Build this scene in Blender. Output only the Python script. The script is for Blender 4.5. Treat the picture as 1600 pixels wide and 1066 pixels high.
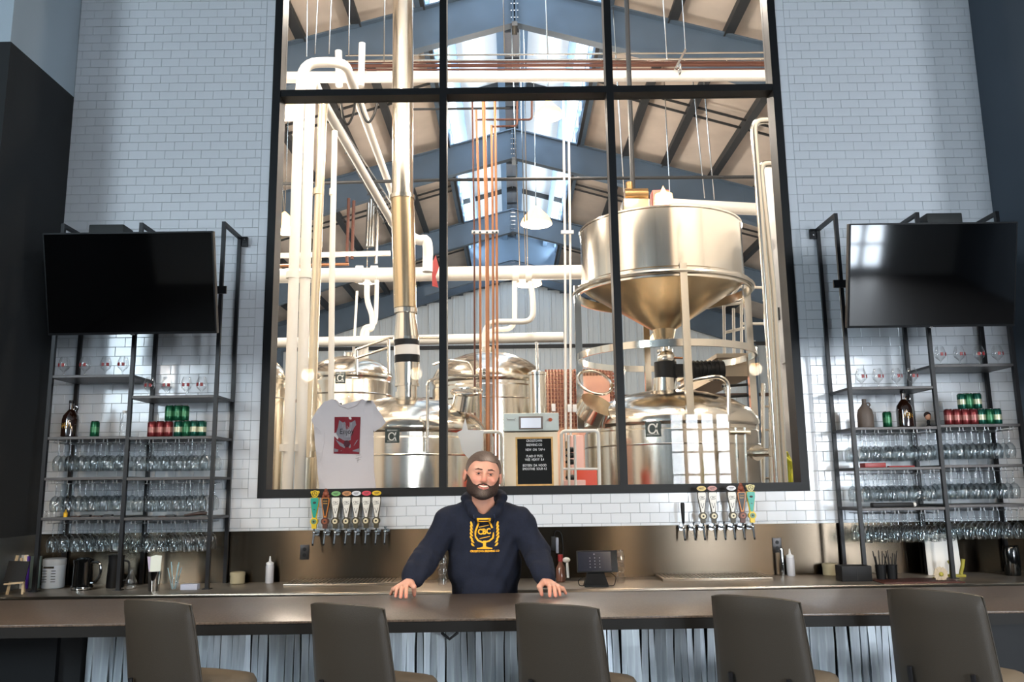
import bpy, math, random
import numpy as np
from mathutils import Vector, Matrix
from mathutils.bvhtree import BVHTree
random.seed(7); np.random.seed(7)
for o in list(bpy.data.objects): bpy.data.objects.remove(o)
SC = bpy.context.scene
COL = SC.collection
pi = math.pi
# ---------------------------------------------------------------- camera
FPX, PITCH, YAW, ROLL, CZ = 1296.93, 0.1706, 0.0029, -0.0139, 1.64
_cy, _sy, _cp, _sp = math.cos(YAW), math.sin(YAW), math.cos(PITCH), math.sin(PITCH)
_w = Vector((_sy*_cp, _cy*_cp, _sp)); _r = Vector((_cy, -_sy, 0)); _u = _r.cross(_w)
RT = _r*math.cos(ROLL) + _u*math.sin(ROLL); UP = -_r*math.sin(ROLL) + _u*math.cos(ROLL)
cam = bpy.data.cameras.new('camera'); camo = bpy.data.objects.new('camera', cam); COL.objects.link(camo)
cam.sensor_fit = 'HORIZONTAL'; cam.sensor_width = 36; cam.lens = FPX/1600*36; cam.clip_end = 200; cam.clip_start = .05
M = Matrix((RT, UP, -_w)).transposed().to_4x4(); M.translation = (0, 0, CZ); camo.matrix_world = M
SC.camera = camo
# ---------------------------------------------------------------- world, light, exposure
W = bpy.data.worlds.new('sky'); SC.world = W; W.use_nodes = True
W.node_tree.nodes['Background'].inputs[0].default_value = (.55, .7, .9, 1); W.node_tree.nodes['Background'].inputs[1].default_value = 6
SC.view_settings.view_transform = 'Standard'; SC.view_settings.look = 'None'; SC.view_settings.gamma = 1
SC.view_settings.use_curve_mapping = False; SC.view_settings.exposure = 0.0
SC.cycles.max_bounces = 8; SC.cycles.transparent_max_bounces = 24; SC.cycles.diffuse_bounces = 3; SC.cycles.glossy_bounces = 4
SC.cycles.sample_clamp_indirect = 6; SC.cycles.use_denoising = True; SC.cycles.caustics_reflective = False; SC.cycles.caustics_refractive = False
def area(name, loc, direction, sx, sy, power, col):
    l = bpy.data.lights.new(name, 'AREA'); l.shape = 'RECTANGLE'; l.size = sx; l.size_y = sy; l.energy = power; l.color = col
    o = bpy.data.objects.new(name, l); COL.objects.link(o); o.location = loc
    d = Vector(direction).normalized(); xa = d.cross(Vector((0, 0, 1))).normalized(); o.rotation_euler = Matrix((xa, xa.cross(d), -d)).transposed().to_euler(); return o
def point(name, loc, r, power, col):
    l = bpy.data.lights.new(name, 'POINT'); l.shadow_soft_size = r; l.energy = power; l.color = col
    o = bpy.data.objects.new(name, l); COL.objects.link(o); o.location = loc; return o
DAY = (.80, .91, 1.0); WARM = (1.0, .88, .75)
# daylight through the storefront windows behind the camera
area('daylight_door', (4.65, -6.85, 1.75), (0, 1, 0), 1.5, 3.1, 130, DAY)
area('daylight_storefront', (7.75, -6.85, 2.6), (0, 1, 0), 1.5, 4.8, 200, DAY)
area('outdoor_sky', (8, -13, 5.8), (0, 1, -.1), 16, 9.4, 22000, (.88, .94, 1))
area('added_side_fill', (-7.85, -2.2, 4.6), (1, .3, 0), 5.2, 3.0, 1000, (.72, .88, 1))  # cool fill added at the side, no window known there
# daylight through the ridge monitor of the brewhouse
area('monitor_daylight_west', (-1.55, 20.5, 11.2), (1, 0, .8), 26, .8, 900, (.72, .87, 1))
area('monitor_daylight_east', (1.9, 20.5, 11.2), (-1, 0, .8), 26, .8, 900, (.72, .87, 1))
# ---------------------------------------------------------------- helpers
def ray(px, py): return _w + RT*((px-800)/FPX) - UP*((py-533)/FPX)
def at(px, py, Y=None, Z=None, X=None):
    d = ray(px, py)
    t = Y/d.y if Y is not None else (X/d.x if X is not None else (Z-CZ)/d.z)
    return Vector((0, 0, CZ)) + d*t
def px_of(P):
    d = Vector(P)-Vector((0, 0, CZ)); z = d.dot(_w)
    return 800+FPX*d.dot(RT)/z, 533-FPX*d.dot(UP)/z
def mpp(Y): return Y/FPX/1.0
def lin(c): return tuple(((x/255)/12.92 if x/255 <= .04045 else ((x/255+.055)/1.055)**2.4) for x in c)
MATS = {}
def mat(name, rgb, rough=.5, metal=0., bump=0., bscale=40., var=0., vscale=8., coat=0., aniso=None, emit=None, spec=.5, stretch=None, rvar=0.):
    if name in MATS: return MATS[name]
    m = bpy.data.materials.new(name); m.use_nodes = True; nt = m.node_tree; b = nt.nodes['Principled BSDF']
    c = lin(rgb)+(1,); b.inputs['Base Color'].default_value = c; b.inputs['Roughness'].default_value = rough
    b.inputs['Metallic'].default_value = metal; b.inputs['Coat Weight'].default_value = coat; b.inputs['Specular IOR Level'].default_value = spec
    b.inputs['Coat Roughness'].default_value = .08
    if bump or var or rvar:
        tc = nt.nodes.new('ShaderNodeTexCoord'); mp = nt.nodes.new('ShaderNodeMapping'); nt.links.new(tc.outputs['Object'], mp.inputs[0])
        if stretch: mp.inputs['Scale'].default_value = stretch
    if var:
        n = nt.nodes.new('ShaderNodeTexNoise'); n.inputs['Scale'].default_value = vscale; n.inputs['Detail'].default_value = 4
        nt.links.new(mp.outputs[0], n.inputs[0]); cr = nt.nodes.new('ShaderNodeValToRGB'); nt.links.new(n.outputs[0], cr.inputs[0])
        cr.color_ramp.elements[0].position = .3; cr.color_ramp.elements[1].position = .7
        cr.color_ramp.elements[0].color = tuple(x*(1-var) for x in c[:3])+(1,); cr.color_ramp.elements[1].color = tuple(min(1, x*(1+var)) for x in c[:3])+(1,)
        nt.links.new(cr.outputs[0], b.inputs['Base Color'])
    if bump:
        n2 = nt.nodes.new('ShaderNodeTexNoise'); n2.inputs['Scale'].default_value = bscale; n2.inputs['Detail'].default_value = 3
        nt.links.new(mp.outputs[0], n2.inputs[0]); bp = nt.nodes.new('ShaderNodeBump'); bp.inputs['Strength'].default_value = bump; bp.inputs['Distance'].default_value = .01
        nt.links.new(n2.outputs[0], bp.inputs['Height']); nt.links.new(bp.outputs[0], b.inputs['Normal'])
    if rvar:
        n3 = nt.nodes.new('ShaderNodeTexNoise'); n3.inputs['Scale'].default_value = vscale; nt.links.new(mp.outputs[0], n3.inputs[0])
        mr = nt.nodes.new('ShaderNodeMapRange'); nt.links.new(n3.outputs[0], mr.inputs[0]); mr.inputs[3].default_value = max(.02, rough-rvar); mr.inputs[4].default_value = rough+rvar
        nt.links.new(mr.outputs[0], b.inputs['Roughness'])
    if aniso:
        b.inputs['Anisotropic'].default_value = aniso[0]; cx = nt.nodes.new('ShaderNodeCombineXYZ')
        for i in range(3): cx.inputs[i].default_value = aniso[1][i]
        nt.links.new(cx.outputs[0], b.inputs['Tangent'])
    if emit: b.inputs['Emission Color'].default_value = lin(emit[0])+(1,); b.inputs['Emission Strength'].default_value = emit[1]
    MATS[name] = m; return m
def glassmat(name, tint=(255, 255, 255), opac=.04, rough=.02, edge=.5, body=0.):
    """thin clear glass: see-through with a mirror-like rim reflection"""
    m = bpy.data.materials.new(name); m.use_nodes = True; nt = m.node_tree; nt.nodes.clear()
    out = nt.nodes.new('ShaderNodeOutputMaterial'); tr = nt.nodes.new('ShaderNodeBsdfTransparent'); gl = nt.nodes.new('ShaderNodeBsdfGlossy')
    tr.inputs[0].default_value = lin(tint)+(1,); gl.inputs['Roughness'].default_value = rough; gl.inputs[0].default_value = (1, 1, 1, 1)
    lw = nt.nodes.new('ShaderNodeLayerWeight'); lw.inputs[0].default_value = edge
    mr = nt.nodes.new('ShaderNodeMapRange'); nt.links.new(lw.outputs['Facing'], mr.inputs[0]); mr.inputs[3].default_value = opac; mr.inputs[4].default_value = min(1, opac+.55)
    mx = nt.nodes.new('ShaderNodeMixShader'); nt.links.new(mr.outputs[0], mx.inputs[0]); nt.links.new(tr.outputs[0], mx.inputs[1]); nt.links.new(gl.outputs[0], mx.inputs[2])
    nt.links.new(mx.outputs[0], out.inputs[0]); MATS[name] = m; return m
class MB:
    def __init__(s): s.v = []; s.f = []; s.m = []; s.mi = 0
    def add(s, vs, fs):
        b = len(s.v); s.v += [Vector(x) for x in vs]; s.f += [tuple(b+i for i in f) for f in fs]; s.m += [s.mi]*len(fs); return s
    def box(s, a, b):
        x0, y0, z0 = (min(a[i], b[i]) for i in range(3)); x1, y1, z1 = (max(a[i], b[i]) for i in range(3))
        return s.add([(x0, y0, z0), (x1, y0, z0), (x1, y1, z0), (x0, y1, z0), (x0, y0, z1), (x1, y0, z1), (x1, y1, z1), (x0, y1, z1)],
              [(0, 3, 2, 1), (4, 5, 6, 7), (0, 1, 5, 4), (1, 2, 6, 5), (2, 3, 7, 6), (3, 0, 4, 7)])
    def bbox(s, a, b, r):
        """box with chamfered edges"""
        import bmesh
        bm = bmesh.new(); bmesh.ops.create_cube(bm, size=1)
        c = [(a[i]+b[i])/2 for i in range(3)]; d = [abs(b[i]-a[i]) for i in range(3)]
        for v in bm.verts: v.co = Vector([c[i]+v.co[i]*d[i] for i in range(3)])
        bmesh.ops.bevel(bm, geom=bm.edges[:], offset=min(r, min(d)*.45), segments=2, affect='EDGES', profile=.6)
        bm.verts.index_update(); vs = [v.co.copy() for v in bm.verts]; fs = [[v.index for v in f.verts] for f in bm.faces]; bm.free(); return s.add(vs, fs)
    def bar(s, p, q, w, h, up=(0, 0, 1)):
        """rectangular bar from p to q, width w (sideways) and height h"""
        p, q = Vector(p), Vector(q); d = (q-p).normalized(); u = Vector(up)
        if abs(d.dot(u)) > .99: u = Vector((0, 1, 0))
        sd = d.cross(u).normalized()*w/2; u2 = sd.cross(d).normalized()*h/2
        vs = [p-sd-u2, p+sd-u2, p+sd+u2, p-sd+u2, q-sd-u2, q+sd-u2, q+sd+u2, q-sd+u2]
        return s.add(vs, [(0, 1, 2, 3), (4, 7, 6, 5), (0, 4, 5, 1), (1, 5, 6, 2), (2, 6, 7, 3), (3, 7, 4, 0)])
    def cyl(s, p, q, r0, r1=None, n=16, caps=True):
        p, q = Vector(p), Vector(q); r1 = r0 if r1 is None else r1; d = (q-p).normalized()
        a = d.orthogonal().normalized(); c = d.cross(a)
        vs = []
        for k in range(n):
            t = 2*pi*k/n; e = a*math.cos(t)+c*math.sin(t); vs += [p+e*r0, q+e*r1]
        fs = [(2*k, 2*((k+1) % n), 2*((k+1) % n)+1, 2*k+1) for k in range(n)]
        if caps: fs += [tuple(2*k for k in range(n))[::-1], tuple(2*k+1 for k in range(n))]
        return s.add(vs, fs)
    def tube(s, pts, r, n=10, closed=False, bend=0.):
        pts = [Vector(p) for p in pts]
        if bend:
            o = [pts[0]]
            for i in range(1, len(pts)-1):
                a, b, c = pts[i-1], pts[i], pts[i+1]; d0 = min(bend, (b-a).length*.45); d1 = min(bend, (c-b).length*.45)
                s0 = b+(a-b).normalized()*d0; s1 = b+(c-b).normalized()*d1
                for t in (0, .2, .4, .6, .8, 1): o.append((1-t)**2*s0+2*t*(1-t)*b+t*t*s1)
            o.append(pts[-1]); pts = o
        N = len(pts); rs = r if isinstance(r, (list, tuple)) else [r]*N
        if len(rs) != N: rs = [rs[min(len(rs)-1, int(i*len(rs)/N))] for i in range(N)]
        vs = []; a = None
        for i in range(N):
            d = ((pts[(i+1) % N]-pts[i-1]) if closed else (pts[min(i+1, N-1)]-pts[max(i-1, 0)])).normalized()
            a = d.orthogonal().normalized() if a is None else (a-d*a.dot(d)).normalized(); c = d.cross(a)
            vs += [pts[i]+(a*math.cos(2*pi*k/n)+c*math.sin(2*pi*k/n))*rs[i] for k in range(n)]
        fs = []
        for i in range(N if closed else N-1):
            j = (i+1) % N
            fs += [(i*n+k, i*n+(k+1) % n, j*n+(k+1) % n, j*n+k) for k in range(n)]
        if not closed: fs += [tuple(range(n))[::-1], tuple((N-1)*n+k for k in range(n))]
        return s.add(vs, fs)
    def lathe(s, prof, c=(0, 0, 0), n=24, sy=1.):
        """profile [(r,z)..] round a vertical axis"""
        c = Vector(c); vs = []
        for r, z in prof:
            vs += [c+Vector((r*math.cos(2*pi*k/n), r*math.sin(2*pi*k/n)*sy, z)) for k in range(n)]
        fs = []
        for i in range(len(prof)-1):
            fs += [(i*n+k, i*n+(k+1) % n, (i+1)*n+(k+1) % n, (i+1)*n+k) for k in range(n)]
        if prof[0][0] > 1e-5: fs.append(tuple(range(n))[::-1])
        if prof[-1][0] > 1e-5: fs.append(tuple((len(prof)-1)*n+k for k in range(n)))
        return s.add(vs, fs)
    def prism(s, poly, y0, y1, M=None):
        """polygon in x,z extruded along y"""
        n = len(poly); vs = [Vector((x, y0, z)) for x, z in poly]+[Vector((x, y1, z)) for x, z in poly]
        if M: vs = [M @ v for v in vs]
        return s.add(vs, [tuple(range(n)), tuple(range(n, 2*n))[::-1]]+[(i, n+i, n+(i+1) % n, (i+1) % n) for i in range(n)])
    def ball(s, c, r, n=12, m=8):
        c = Vector(c); r = Vector(r) if hasattr(r, '__len__') else Vector((r, r, r))
        pr = [(max(1e-6, math.sin(pi*i/m)), -math.cos(pi*i/m)) for i in range(m+1)]
        vs = []
        for a, z in pr: vs += [c+Vector((a*math.cos(2*pi*k/n)*r.x, a*math.sin(2*pi*k/n)*r.y, z*r.z)) for k in range(n)]
        return s.add(vs, [(i*n+k, i*n+(k+1) % n, (i+1)*n+(k+1) % n, (i+1)*n+k) for i in range(m) for k in range(n)])
    def ring(s, c, R, r, n=32, m=8, nz=(0, 0, 1)):
        q = Vector(nz).to_track_quat('Z', 'Y')
        return s.tube([Vector(c)+q @ Vector((R*math.cos(2*pi*k/n), R*math.sin(2*pi*k/n), 0)) for k in range(n)], r, m, True)
    def text(s, body, size, M, ext=.0006, align='CENTER', sx=1., bold=0.):
        c = bpy.data.curves.new('t', 'FONT'); c.body = body; c.size = size; c.align_x = align; c.align_y = 'CENTER'; c.extrude = ext; c.resolution_u = 2; c.offset = bold*size; c.space_line = .9
        o = bpy.data.objects.new('t', c); COL.objects.link(o); bpy.context.view_layer.update()
        me = bpy.data.meshes.new_from_object(o.evaluated_get(bpy.context.evaluated_depsgraph_get()))
        s.add([M @ Vector((v.co.x*sx, v.co.y, v.co.z)) for v in me.vertices], [tuple(p.vertices) for p in me.polygons])
        bpy.data.objects.remove(o); bpy.data.curves.remove(c); bpy.data.meshes.remove(me); return s
    def build(s, name, mats, parent=None, smooth=30, base=None):
        off = wloc(parent) if parent else (Vector(base) if base else Vector((0, 0, 0)))
        me = bpy.data.meshes.new(name); me.from_pydata([v-off for v in s.v], [], s.f)
        for m in (mats if isinstance(mats, (list, tuple)) else [mats]): me.materials.append(m)
        me.polygons.foreach_set('material_index', s.m)
        if smooth: me.shade_smooth(); me.set_sharp_from_angle(angle=math.radians(smooth))
        o = bpy.data.objects.new(name, me); COL.objects.link(o)
        if parent: o.parent = parent
        elif base: o.location = off
        return o
def wloc(o):
    v = Vector((0, 0, 0))
    while o: v += o.location; o = o.parent
    return v
def tag(o, label=None, cat=None, group=None, kind=None):
    if label: o['label'] = label
    if cat: o['category'] = cat
    if group: o['group'] = group
    if kind: o['kind'] = kind
    return o
def thing(name, label, cat, loc=(0, 0, 0), group=None, rz=0):
    o = bpy.data.objects.new(name, None); COL.objects.link(o); o.location = loc; o.rotation_euler = (0, 0, rz); o.empty_display_size = .1
    return tag(o, label, cat, group)
def dup(root, loc=None, rz=None, label=None, group=None):
    def cp(o, par):
        c = o.copy(); COL.objects.link(c); c.parent = par
        for ch in o.children: cp(ch, c)
        return c
    r = cp(root, None)
    if loc is not None: r.location = loc
    if rz is not None: r.rotation_euler = (0, 0, rz)
    if label: r['label'] = label
    if group: r['group'] = group
    return r
def struct(name, mb, m, smooth=0, parent=None): return tag(mb.build(name, m, parent, smooth), kind='structure')
def front(P, tilt=0.):
    """frame for flat print facing the camera side (-Y): x right, y up"""
    return Matrix.Translation(P) @ Matrix.Rotation(pi/2+tilt, 4, 'X')
# ---------------------------------------------------------------- materials
m_tile = mat('glazed_white_tile', (226, 229, 233), .13, spec=.6, bump=.04, bscale=9)
m_grout = mat('grey_grout', (112, 114, 118), .9)
m_black = mat('black_paint', (16, 17, 19), .5, spec=.3)
m_frame = mat('black_steel_tube', (22, 22, 25), .4, spec=.35)
m_shelf = mat('dark_grey_metal_shelf', (80, 77, 76), .4, metal=.4)
m_dark = mat('charcoal_wall_paint', (40, 42, 43), .8, bump=.1, bscale=120)
m_dark2 = mat('black_wall_paint', (16, 16, 17), .8)
m_light = mat('pale_grey_wall_paint', (190, 203, 212), .85, bump=.1, bscale=120)
m_slate = mat('slate_blue_wall_paint', (74, 84, 94), .85, bump=.1, bscale=120)
m_ceil = mat('white_ceiling', (200, 200, 200), .9)
m_floor = mat('dark_concrete', (62, 58, 55), .5, var=.25, vscale=3)
m_bright = mat('shiny_chrome', (225, 225, 225), .08, metal=1)
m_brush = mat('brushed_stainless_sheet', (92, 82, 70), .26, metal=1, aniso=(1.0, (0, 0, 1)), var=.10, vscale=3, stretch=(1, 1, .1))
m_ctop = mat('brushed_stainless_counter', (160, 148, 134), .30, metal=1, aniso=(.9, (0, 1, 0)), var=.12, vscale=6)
m_tank = mat('satin_stainless_tank', (228, 222, 210), .17, metal=1, bump=.05, bscale=3, stretch=(1, 1, .05))
m_pipe = mat('polished_stainless_pipe', (215, 210, 200), .2, metal=1)
m_insul = mat('white_pipe_insulation', (243, 238, 228), .55)
m_copper = mat('copper_pipe', (170, 118, 84), .42, metal=.6)
m_brownpipe = mat('rust_brown_pipe', (96, 60, 48), .55, metal=.3)
m_blue = mat('blue_grey_painted_steel', (84, 102, 120), .5, var=.12, vscale=2)
m_purlin = mat('dark_grey_purlin', (44, 46, 48), .6)
m_roof = mat('tan_roof_insulation', (216, 204, 192), .85, bump=.5, bscale=3, var=.08, vscale=1.5)
m_white = mat('white_roof_liner', (236, 240, 242), .8, bump=.6, bscale=3)
m_corr = mat('pale_blue_corrugated_metal', (206, 216, 222), .5, metal=.1)
m_white2 = mat('white_enamel', (235, 232, 226), .35)
m_stone = mat('speckled_dark_stone', (84, 74, 66), .3, var=.5, vscale=120, spec=.5)
m_stonedge = mat('dark_stone_edge', (13, 13, 13), .6, spec=.3)
m_stool = mat('taupe_vinyl', (51, 47, 41), .5, bump=.12, bscale=350)
m_slat = mat('weathered_silver_wood', (216, 226, 238), .35, metal=.25, var=.3, vscale=30, stretch=(1, 1, .06))
m_glass = glassmat('clear_glass', opac=.05)
m_stem = glassmat('wine_glass', tint=(238, 241, 242), opac=.05, rough=.05, edge=.45)
m_pane = glassmat('window_pane', opac=.005, rough=0.0, edge=.08)
m_red = mat('red_print', (150, 40, 40), .4)
m_lampglow = mat('lamp_glow', (255, 235, 205), .5, emit=((255, 226, 190), 28))
# ================================================================ ROOM SHELL
WY = 6.785; T = .078; ZB = 1.554; WL, WR = -2.042, 2.399; XL, XR = -3.777, 4.136; ZT = 6.35; SPZ = 1.296
WTOP = 6.35
bx = lambda a, b: MB().box(a, b)
struct('floor', bx((-8, -7.2, -.1), (10.2, WY+.2, 0)), m_floor)
struct('ground_outside', bx((-10, -40, -.2), (30, -7.21, -.05)), mat('pale_pavement', (215, 218, 222), .9))
struct('ceiling', bx((-8, -7.2, 7), (10.2, WY+.2, 7.1)), m_ceil)
# wall with the big window: grout-coloured body with an opening, tiles laid on it
wb = MB(); y0, y1 = WY+.006, WY+.2
wb.box((XL-.1, y0, 0), (WL, y1, 7)); wb.box((WR, y0, 0), (XR+.1, y1, 7)); wb.box((WL, y0, 0), (WR, y1, ZB)); wb.box((WL, y0, WTOP), (WR, y1, 7))
wall = struct('wall_back', wb, m_grout)
def tile_geom(w, h):
    g = .0011; c = .002; d = .0075; x0, x1, z0, z1 = g, w-g, g, h-g
    vs = [(x0, d, z0), (x1, d, z0), (x1, d, z1), (x0, d, z1), (x0, .0015, z0), (x1, .0015, z0), (x1, .0015, z1), (x0, .0015, z1),
          (x0+c, 0, z0+c), (x1-c, 0, z0+c), (x1-c, 0, z1-c), (x0+c, 0, z1-c)]
    fs = [(8, 9, 10, 11)]+[(a, b, b+4, a+4) for a, b in ((0, 1), (1, 2), (2, 3), (3, 0))]+[(4, 5, 9, 8), (5, 6, 10, 9), (6, 7, 11, 10), (7, 4, 8, 11)]
    return vs, fs
tiles = []
nrow = int((ZT-ZB)/T)
for side in (0, 1):
    for i in range(-4, nrow+1):
        z0 = max(ZB+i*T, SPZ); z1 = ZB+(i+1)*T
        if i >= 0: a, b = (XL, WL-T) if side == 0 else (WR+T, XR)
        elif side: continue
        else: a, b = XL, XR
        if i >= 0 and side: x = b if False else a+(.66*T if i % 2 else 1.66*T); st = a
        else: x = (WL-T)-(.66*T if i % 2 else 1.66*T); x -= math.ceil((x-a)/(2*T))*2*T
        if i >= 0 and side:
            tiles.append((a, x, z0, z1))
        elif x < a: x += 2*T; tiles.append((a, x, z0, z1))
        while x < b-.004:
            tiles.append((x, min(b, x+2*T), z0, z1)); x += 2*T
for k in range(nrow//2+1):
    for a in (WL-T, WR): tiles.append((a, a+T, ZB+2*k*T, ZB+2*k*T+2*T))
def tvis(t):
    u, v = px_of(((t[0]+t[1])/2, WY, (t[2]+t[3])/2))
    if not(0 < u < 1600 and 0 < v < 1066): return 0
    if (66 < u < 385 and 350 < v < 900) or (1290 < u and 345 < v < 900): return 0
    w = px_of((t[1], WY, t[2]))[0]-px_of((t[0], WY, t[2]))[0]; h = px_of((t[0], WY, t[2]))[1]-px_of((t[0], WY, t[3]))[1]
    return w*h
tiles = [t for t in tiles if t[1]-t[0] > .012 and t[3]-t[2] > .012]
tiles.sort(key=tvis, reverse=True)
tm = {}
for t in tiles[:298]:
    k = (round(t[1]-t[0], 3), round(t[3]-t[2], 3))
    if k not in tm:
        mb = MB(); mb.add(*tile_geom(*k)); me = mb.build('tile', m_tile, None, 0); tm[k] = me.data; bpy.data.objects.remove(me)
    o = bpy.data.objects.new('tile', tm[k]); COL.objects.link(o); o.parent = wall; o.location = (t[0], WY-.0015, t[2])
    o.rotation_euler = (random.gauss(0, .0035), 0, random.gauss(0, .0035))
mb = MB()
for t in tiles[298:]:
    vs, fs = tile_geom(t[1]-t[0], t[3]-t[2]); ax, az = random.gauss(0, .0035), random.gauss(0, .0035)
    mb.add([(x+t[0], WY-.0015+y+z*ax+x*az, z+t[2]) for x, y, z in vs], fs)
tag(mb.build('tile_field', m_tile, wall, 0), kind='stuff')
# side walls: charcoal below, pale above on the left; slate on the right
zc = 5.022; yl = 5.86
struct('wall_left', bx((XL-.25, yl, 0), (XL, WY+.2, zc)), m_dark)
struct('wall_left_upper', bx((XL-.25, yl, zc), (XL-.004, WY+.2, 7)), m_light)
struct('wall_left_return', bx((-8, yl+.001, 0), (XL-.25, yl+.2, zc)), m_dark2)
struct('wall_left_return_upper', bx((-8, yl+.001, zc), (XL-.25, yl+.2, 7)), m_dark)
struct('wall_left_far', bx((-8.1, -7.2, 0), (-8, yl+.2, 7)), m_dark)
fl = MB(); [fl.box((-7.84, -4.8+k*1.3-.04, 3.1), (-7.76, -4.8+k*1.3+.04, 6.1)) for k in range(5)]; [fl.box((-7.84, -4.8, z-.04), (-7.76, .4, z+.04)) for z in (3.1, 4.6, 6.1)]; struct('window_4', fl, m_black)  # bars of an unseen window, added to dress the side fill
struct('wall_right', bx((XR, 5.3, 0), (XR+.25, WY+.2, 7)), m_slate)
struct('wall_right_return', bx((XR+.25, 5.3, 0), (10.1, 5.5, 7)), m_slate)
struct('wall_right_far', bx((10.1, -7.2, 0), (10.2, 5.5, 7)), m_slate)
# storefront wall behind the camera, with two glazed openings
sf = MB()
for a, b, z0, z1 in ((-8, 3.9, 0, 7), (3.9, 5.4, 0, .15), (3.9, 5.4, 3.3, 7), (5.4, 7.0, 0, 7), (7.0, 8.5, 0, .15), (7.0, 8.5, 4.5, 7), (8.5, 10.2, 0, 7)): sf.box((a, -6.8, z0), (b, -6.6, z1))
struct('wall_front', sf, m_light)
for n, (a, b, z0, z1, k) in enumerate(((3.9, 5.4, .15, 3.3, 4), (7.0, 8.5, .15, 4.5, 3))):
    f = MB()
    for j in range(k+1): x = a+(b-a)*j/k; f.box((x-.03, -6.75, z0), (x+.03, -6.6, z1))
    for z in [z0+.55*q for q in range(int((z1-z0)/.55)+1)]+[z1]: f.box((a, -6.74, z-.02), (b, -6.61, z+.02))
    w = struct('window_%d' % (n+2), f, m_black)
# ---------------------------------------------------------------- the big interior window
f = MB(); fy0, fy1 = WY-.012, WY+.17; fw = .068
f.box((WL, fy0, ZB), (WL+fw, fy1, WTOP)); f.box((WR-fw, fy0, ZB), (WR, fy1, WTOP)); f.box((WL+fw, fy0, ZB), (WR-fw, fy1, ZB+fw)); f.box((WL+fw, fy0, WTOP-fw), (WR-fw, fy1, WTOP))
win = struct('window_1', f, m_black)
zt = at(960, 139, Y=WY).z
mx = [at(692, 500, Y=WY).x, at(966, 500, Y=WY).x]
for x in mx: struct('mullion', bx((x-.031, WY, ZB+fw), (x+.031, fy1-.02, WTOP-fw)), m_black, parent=win)
xs = [WL+fw]+[q for x in mx for q in (x-.031, x+.031)]+[WR-fw]
for k in range(3):
    struct('transom', bx((xs[2*k], WY, zt-.03), (xs[2*k+1], fy1-.02, zt+.03)), m_black, parent=win)
    for z0, z1 in ((ZB+fw, zt-.03), (zt+.03, WTOP-fw)):
        struct('glass_pane', bx((xs[2*k], WY+.12, z0), (xs[2*k+1], WY+.128, z1)), m_pane, parent=win)
# brewery-side casing seen inside the frame edge
c = MB(); c.box((WL-.1, fy1+.035, ZB-.1), (WL+.045, fy1+.06, WTOP)); c.box((WR-.045, fy1+.035, ZB-.1), (WR+.1, fy1+.06, WTOP))
struct('trim_1', c, mat('pale_plaster_edge', (200, 180, 160), .7))
# steel backsplash behind the counter and on the side walls
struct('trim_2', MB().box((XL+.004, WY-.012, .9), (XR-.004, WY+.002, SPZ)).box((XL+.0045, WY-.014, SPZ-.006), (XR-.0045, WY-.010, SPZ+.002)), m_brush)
m_brush_y = mat('brushed_stainless_side', (140, 142, 140), .32, metal=1, aniso=(.85, (0, 1, 0)))
struct('trim_3', bx((XL-.002, yl+.0, .9), (XL+.012, WY-.014, SPZ)), m_brush_y)
struct('trim_4', bx((XR-.012, 5.32, .9), (XR+.002, WY-.014, SPZ)), m_brush_y)

# ================================================================ BREWHOUSE SHELL
RX = .17; s = .277; HY0, HY1 = WY+.25, 33.6; HX = 10.5
struct('floor_brewhouse', bx((-HX, HY0, -.1), (HX, HY1+.2, 0)), m_floor)
struct('wall_brewhouse_left', bx((-HX-.1, HY0, 0), (-HX, HY1+.2, 11)), m_corr)
struct('wall_brewhouse_right', bx((HX, HY0, 0), (HX+.1, HY1+.2, 11)), m_corr)
struct('wall_brewhouse_front', MB().box((-HX, HY0-.06, 0), (WL-.1, HY0, 11)).box((WR+.1, HY0-.06, 0), (HX, HY0, 11)).box((WL-.1, HY0-.06, 6.4), (WR+.1, HY0, 11)), m_white2)
ew = struct('wall_brewhouse_back', bx((-HX, HY1, 0), (HX, HY1+.2, 12.3)), m_blue)
cg = None
for k in range(42):
    if cg is None:
        c = MB(); w = .5; n = 6
        prof = [(0, 0), (.05, 0), (.07, -.04), (.13, -.04), (.15, 0), (.3, 0), (.31, -.012), (.33, -.012), (.34, 0), (.5, 0)]
        vs = [(x, y, z) for z in (0, 1) for x, y in prof]; c.add(vs, [(i, i+1, len(prof)+i+1, len(prof)+i) for i in range(len(prof)-1)])
        cg = c.build('corrugated_panel', m_corr, ew, 0)
        o = cg
    else: o = cg.copy(); COL.objects.link(o)
    o.location = (-10.4+k*.5, HY1-.02, 0); o.scale = (1, 1, 10.0-s*abs(-10.15+k*.5-RX))
def roofz(x): return 10.78 - s*abs(x-RX)        # top of the frames
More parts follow.
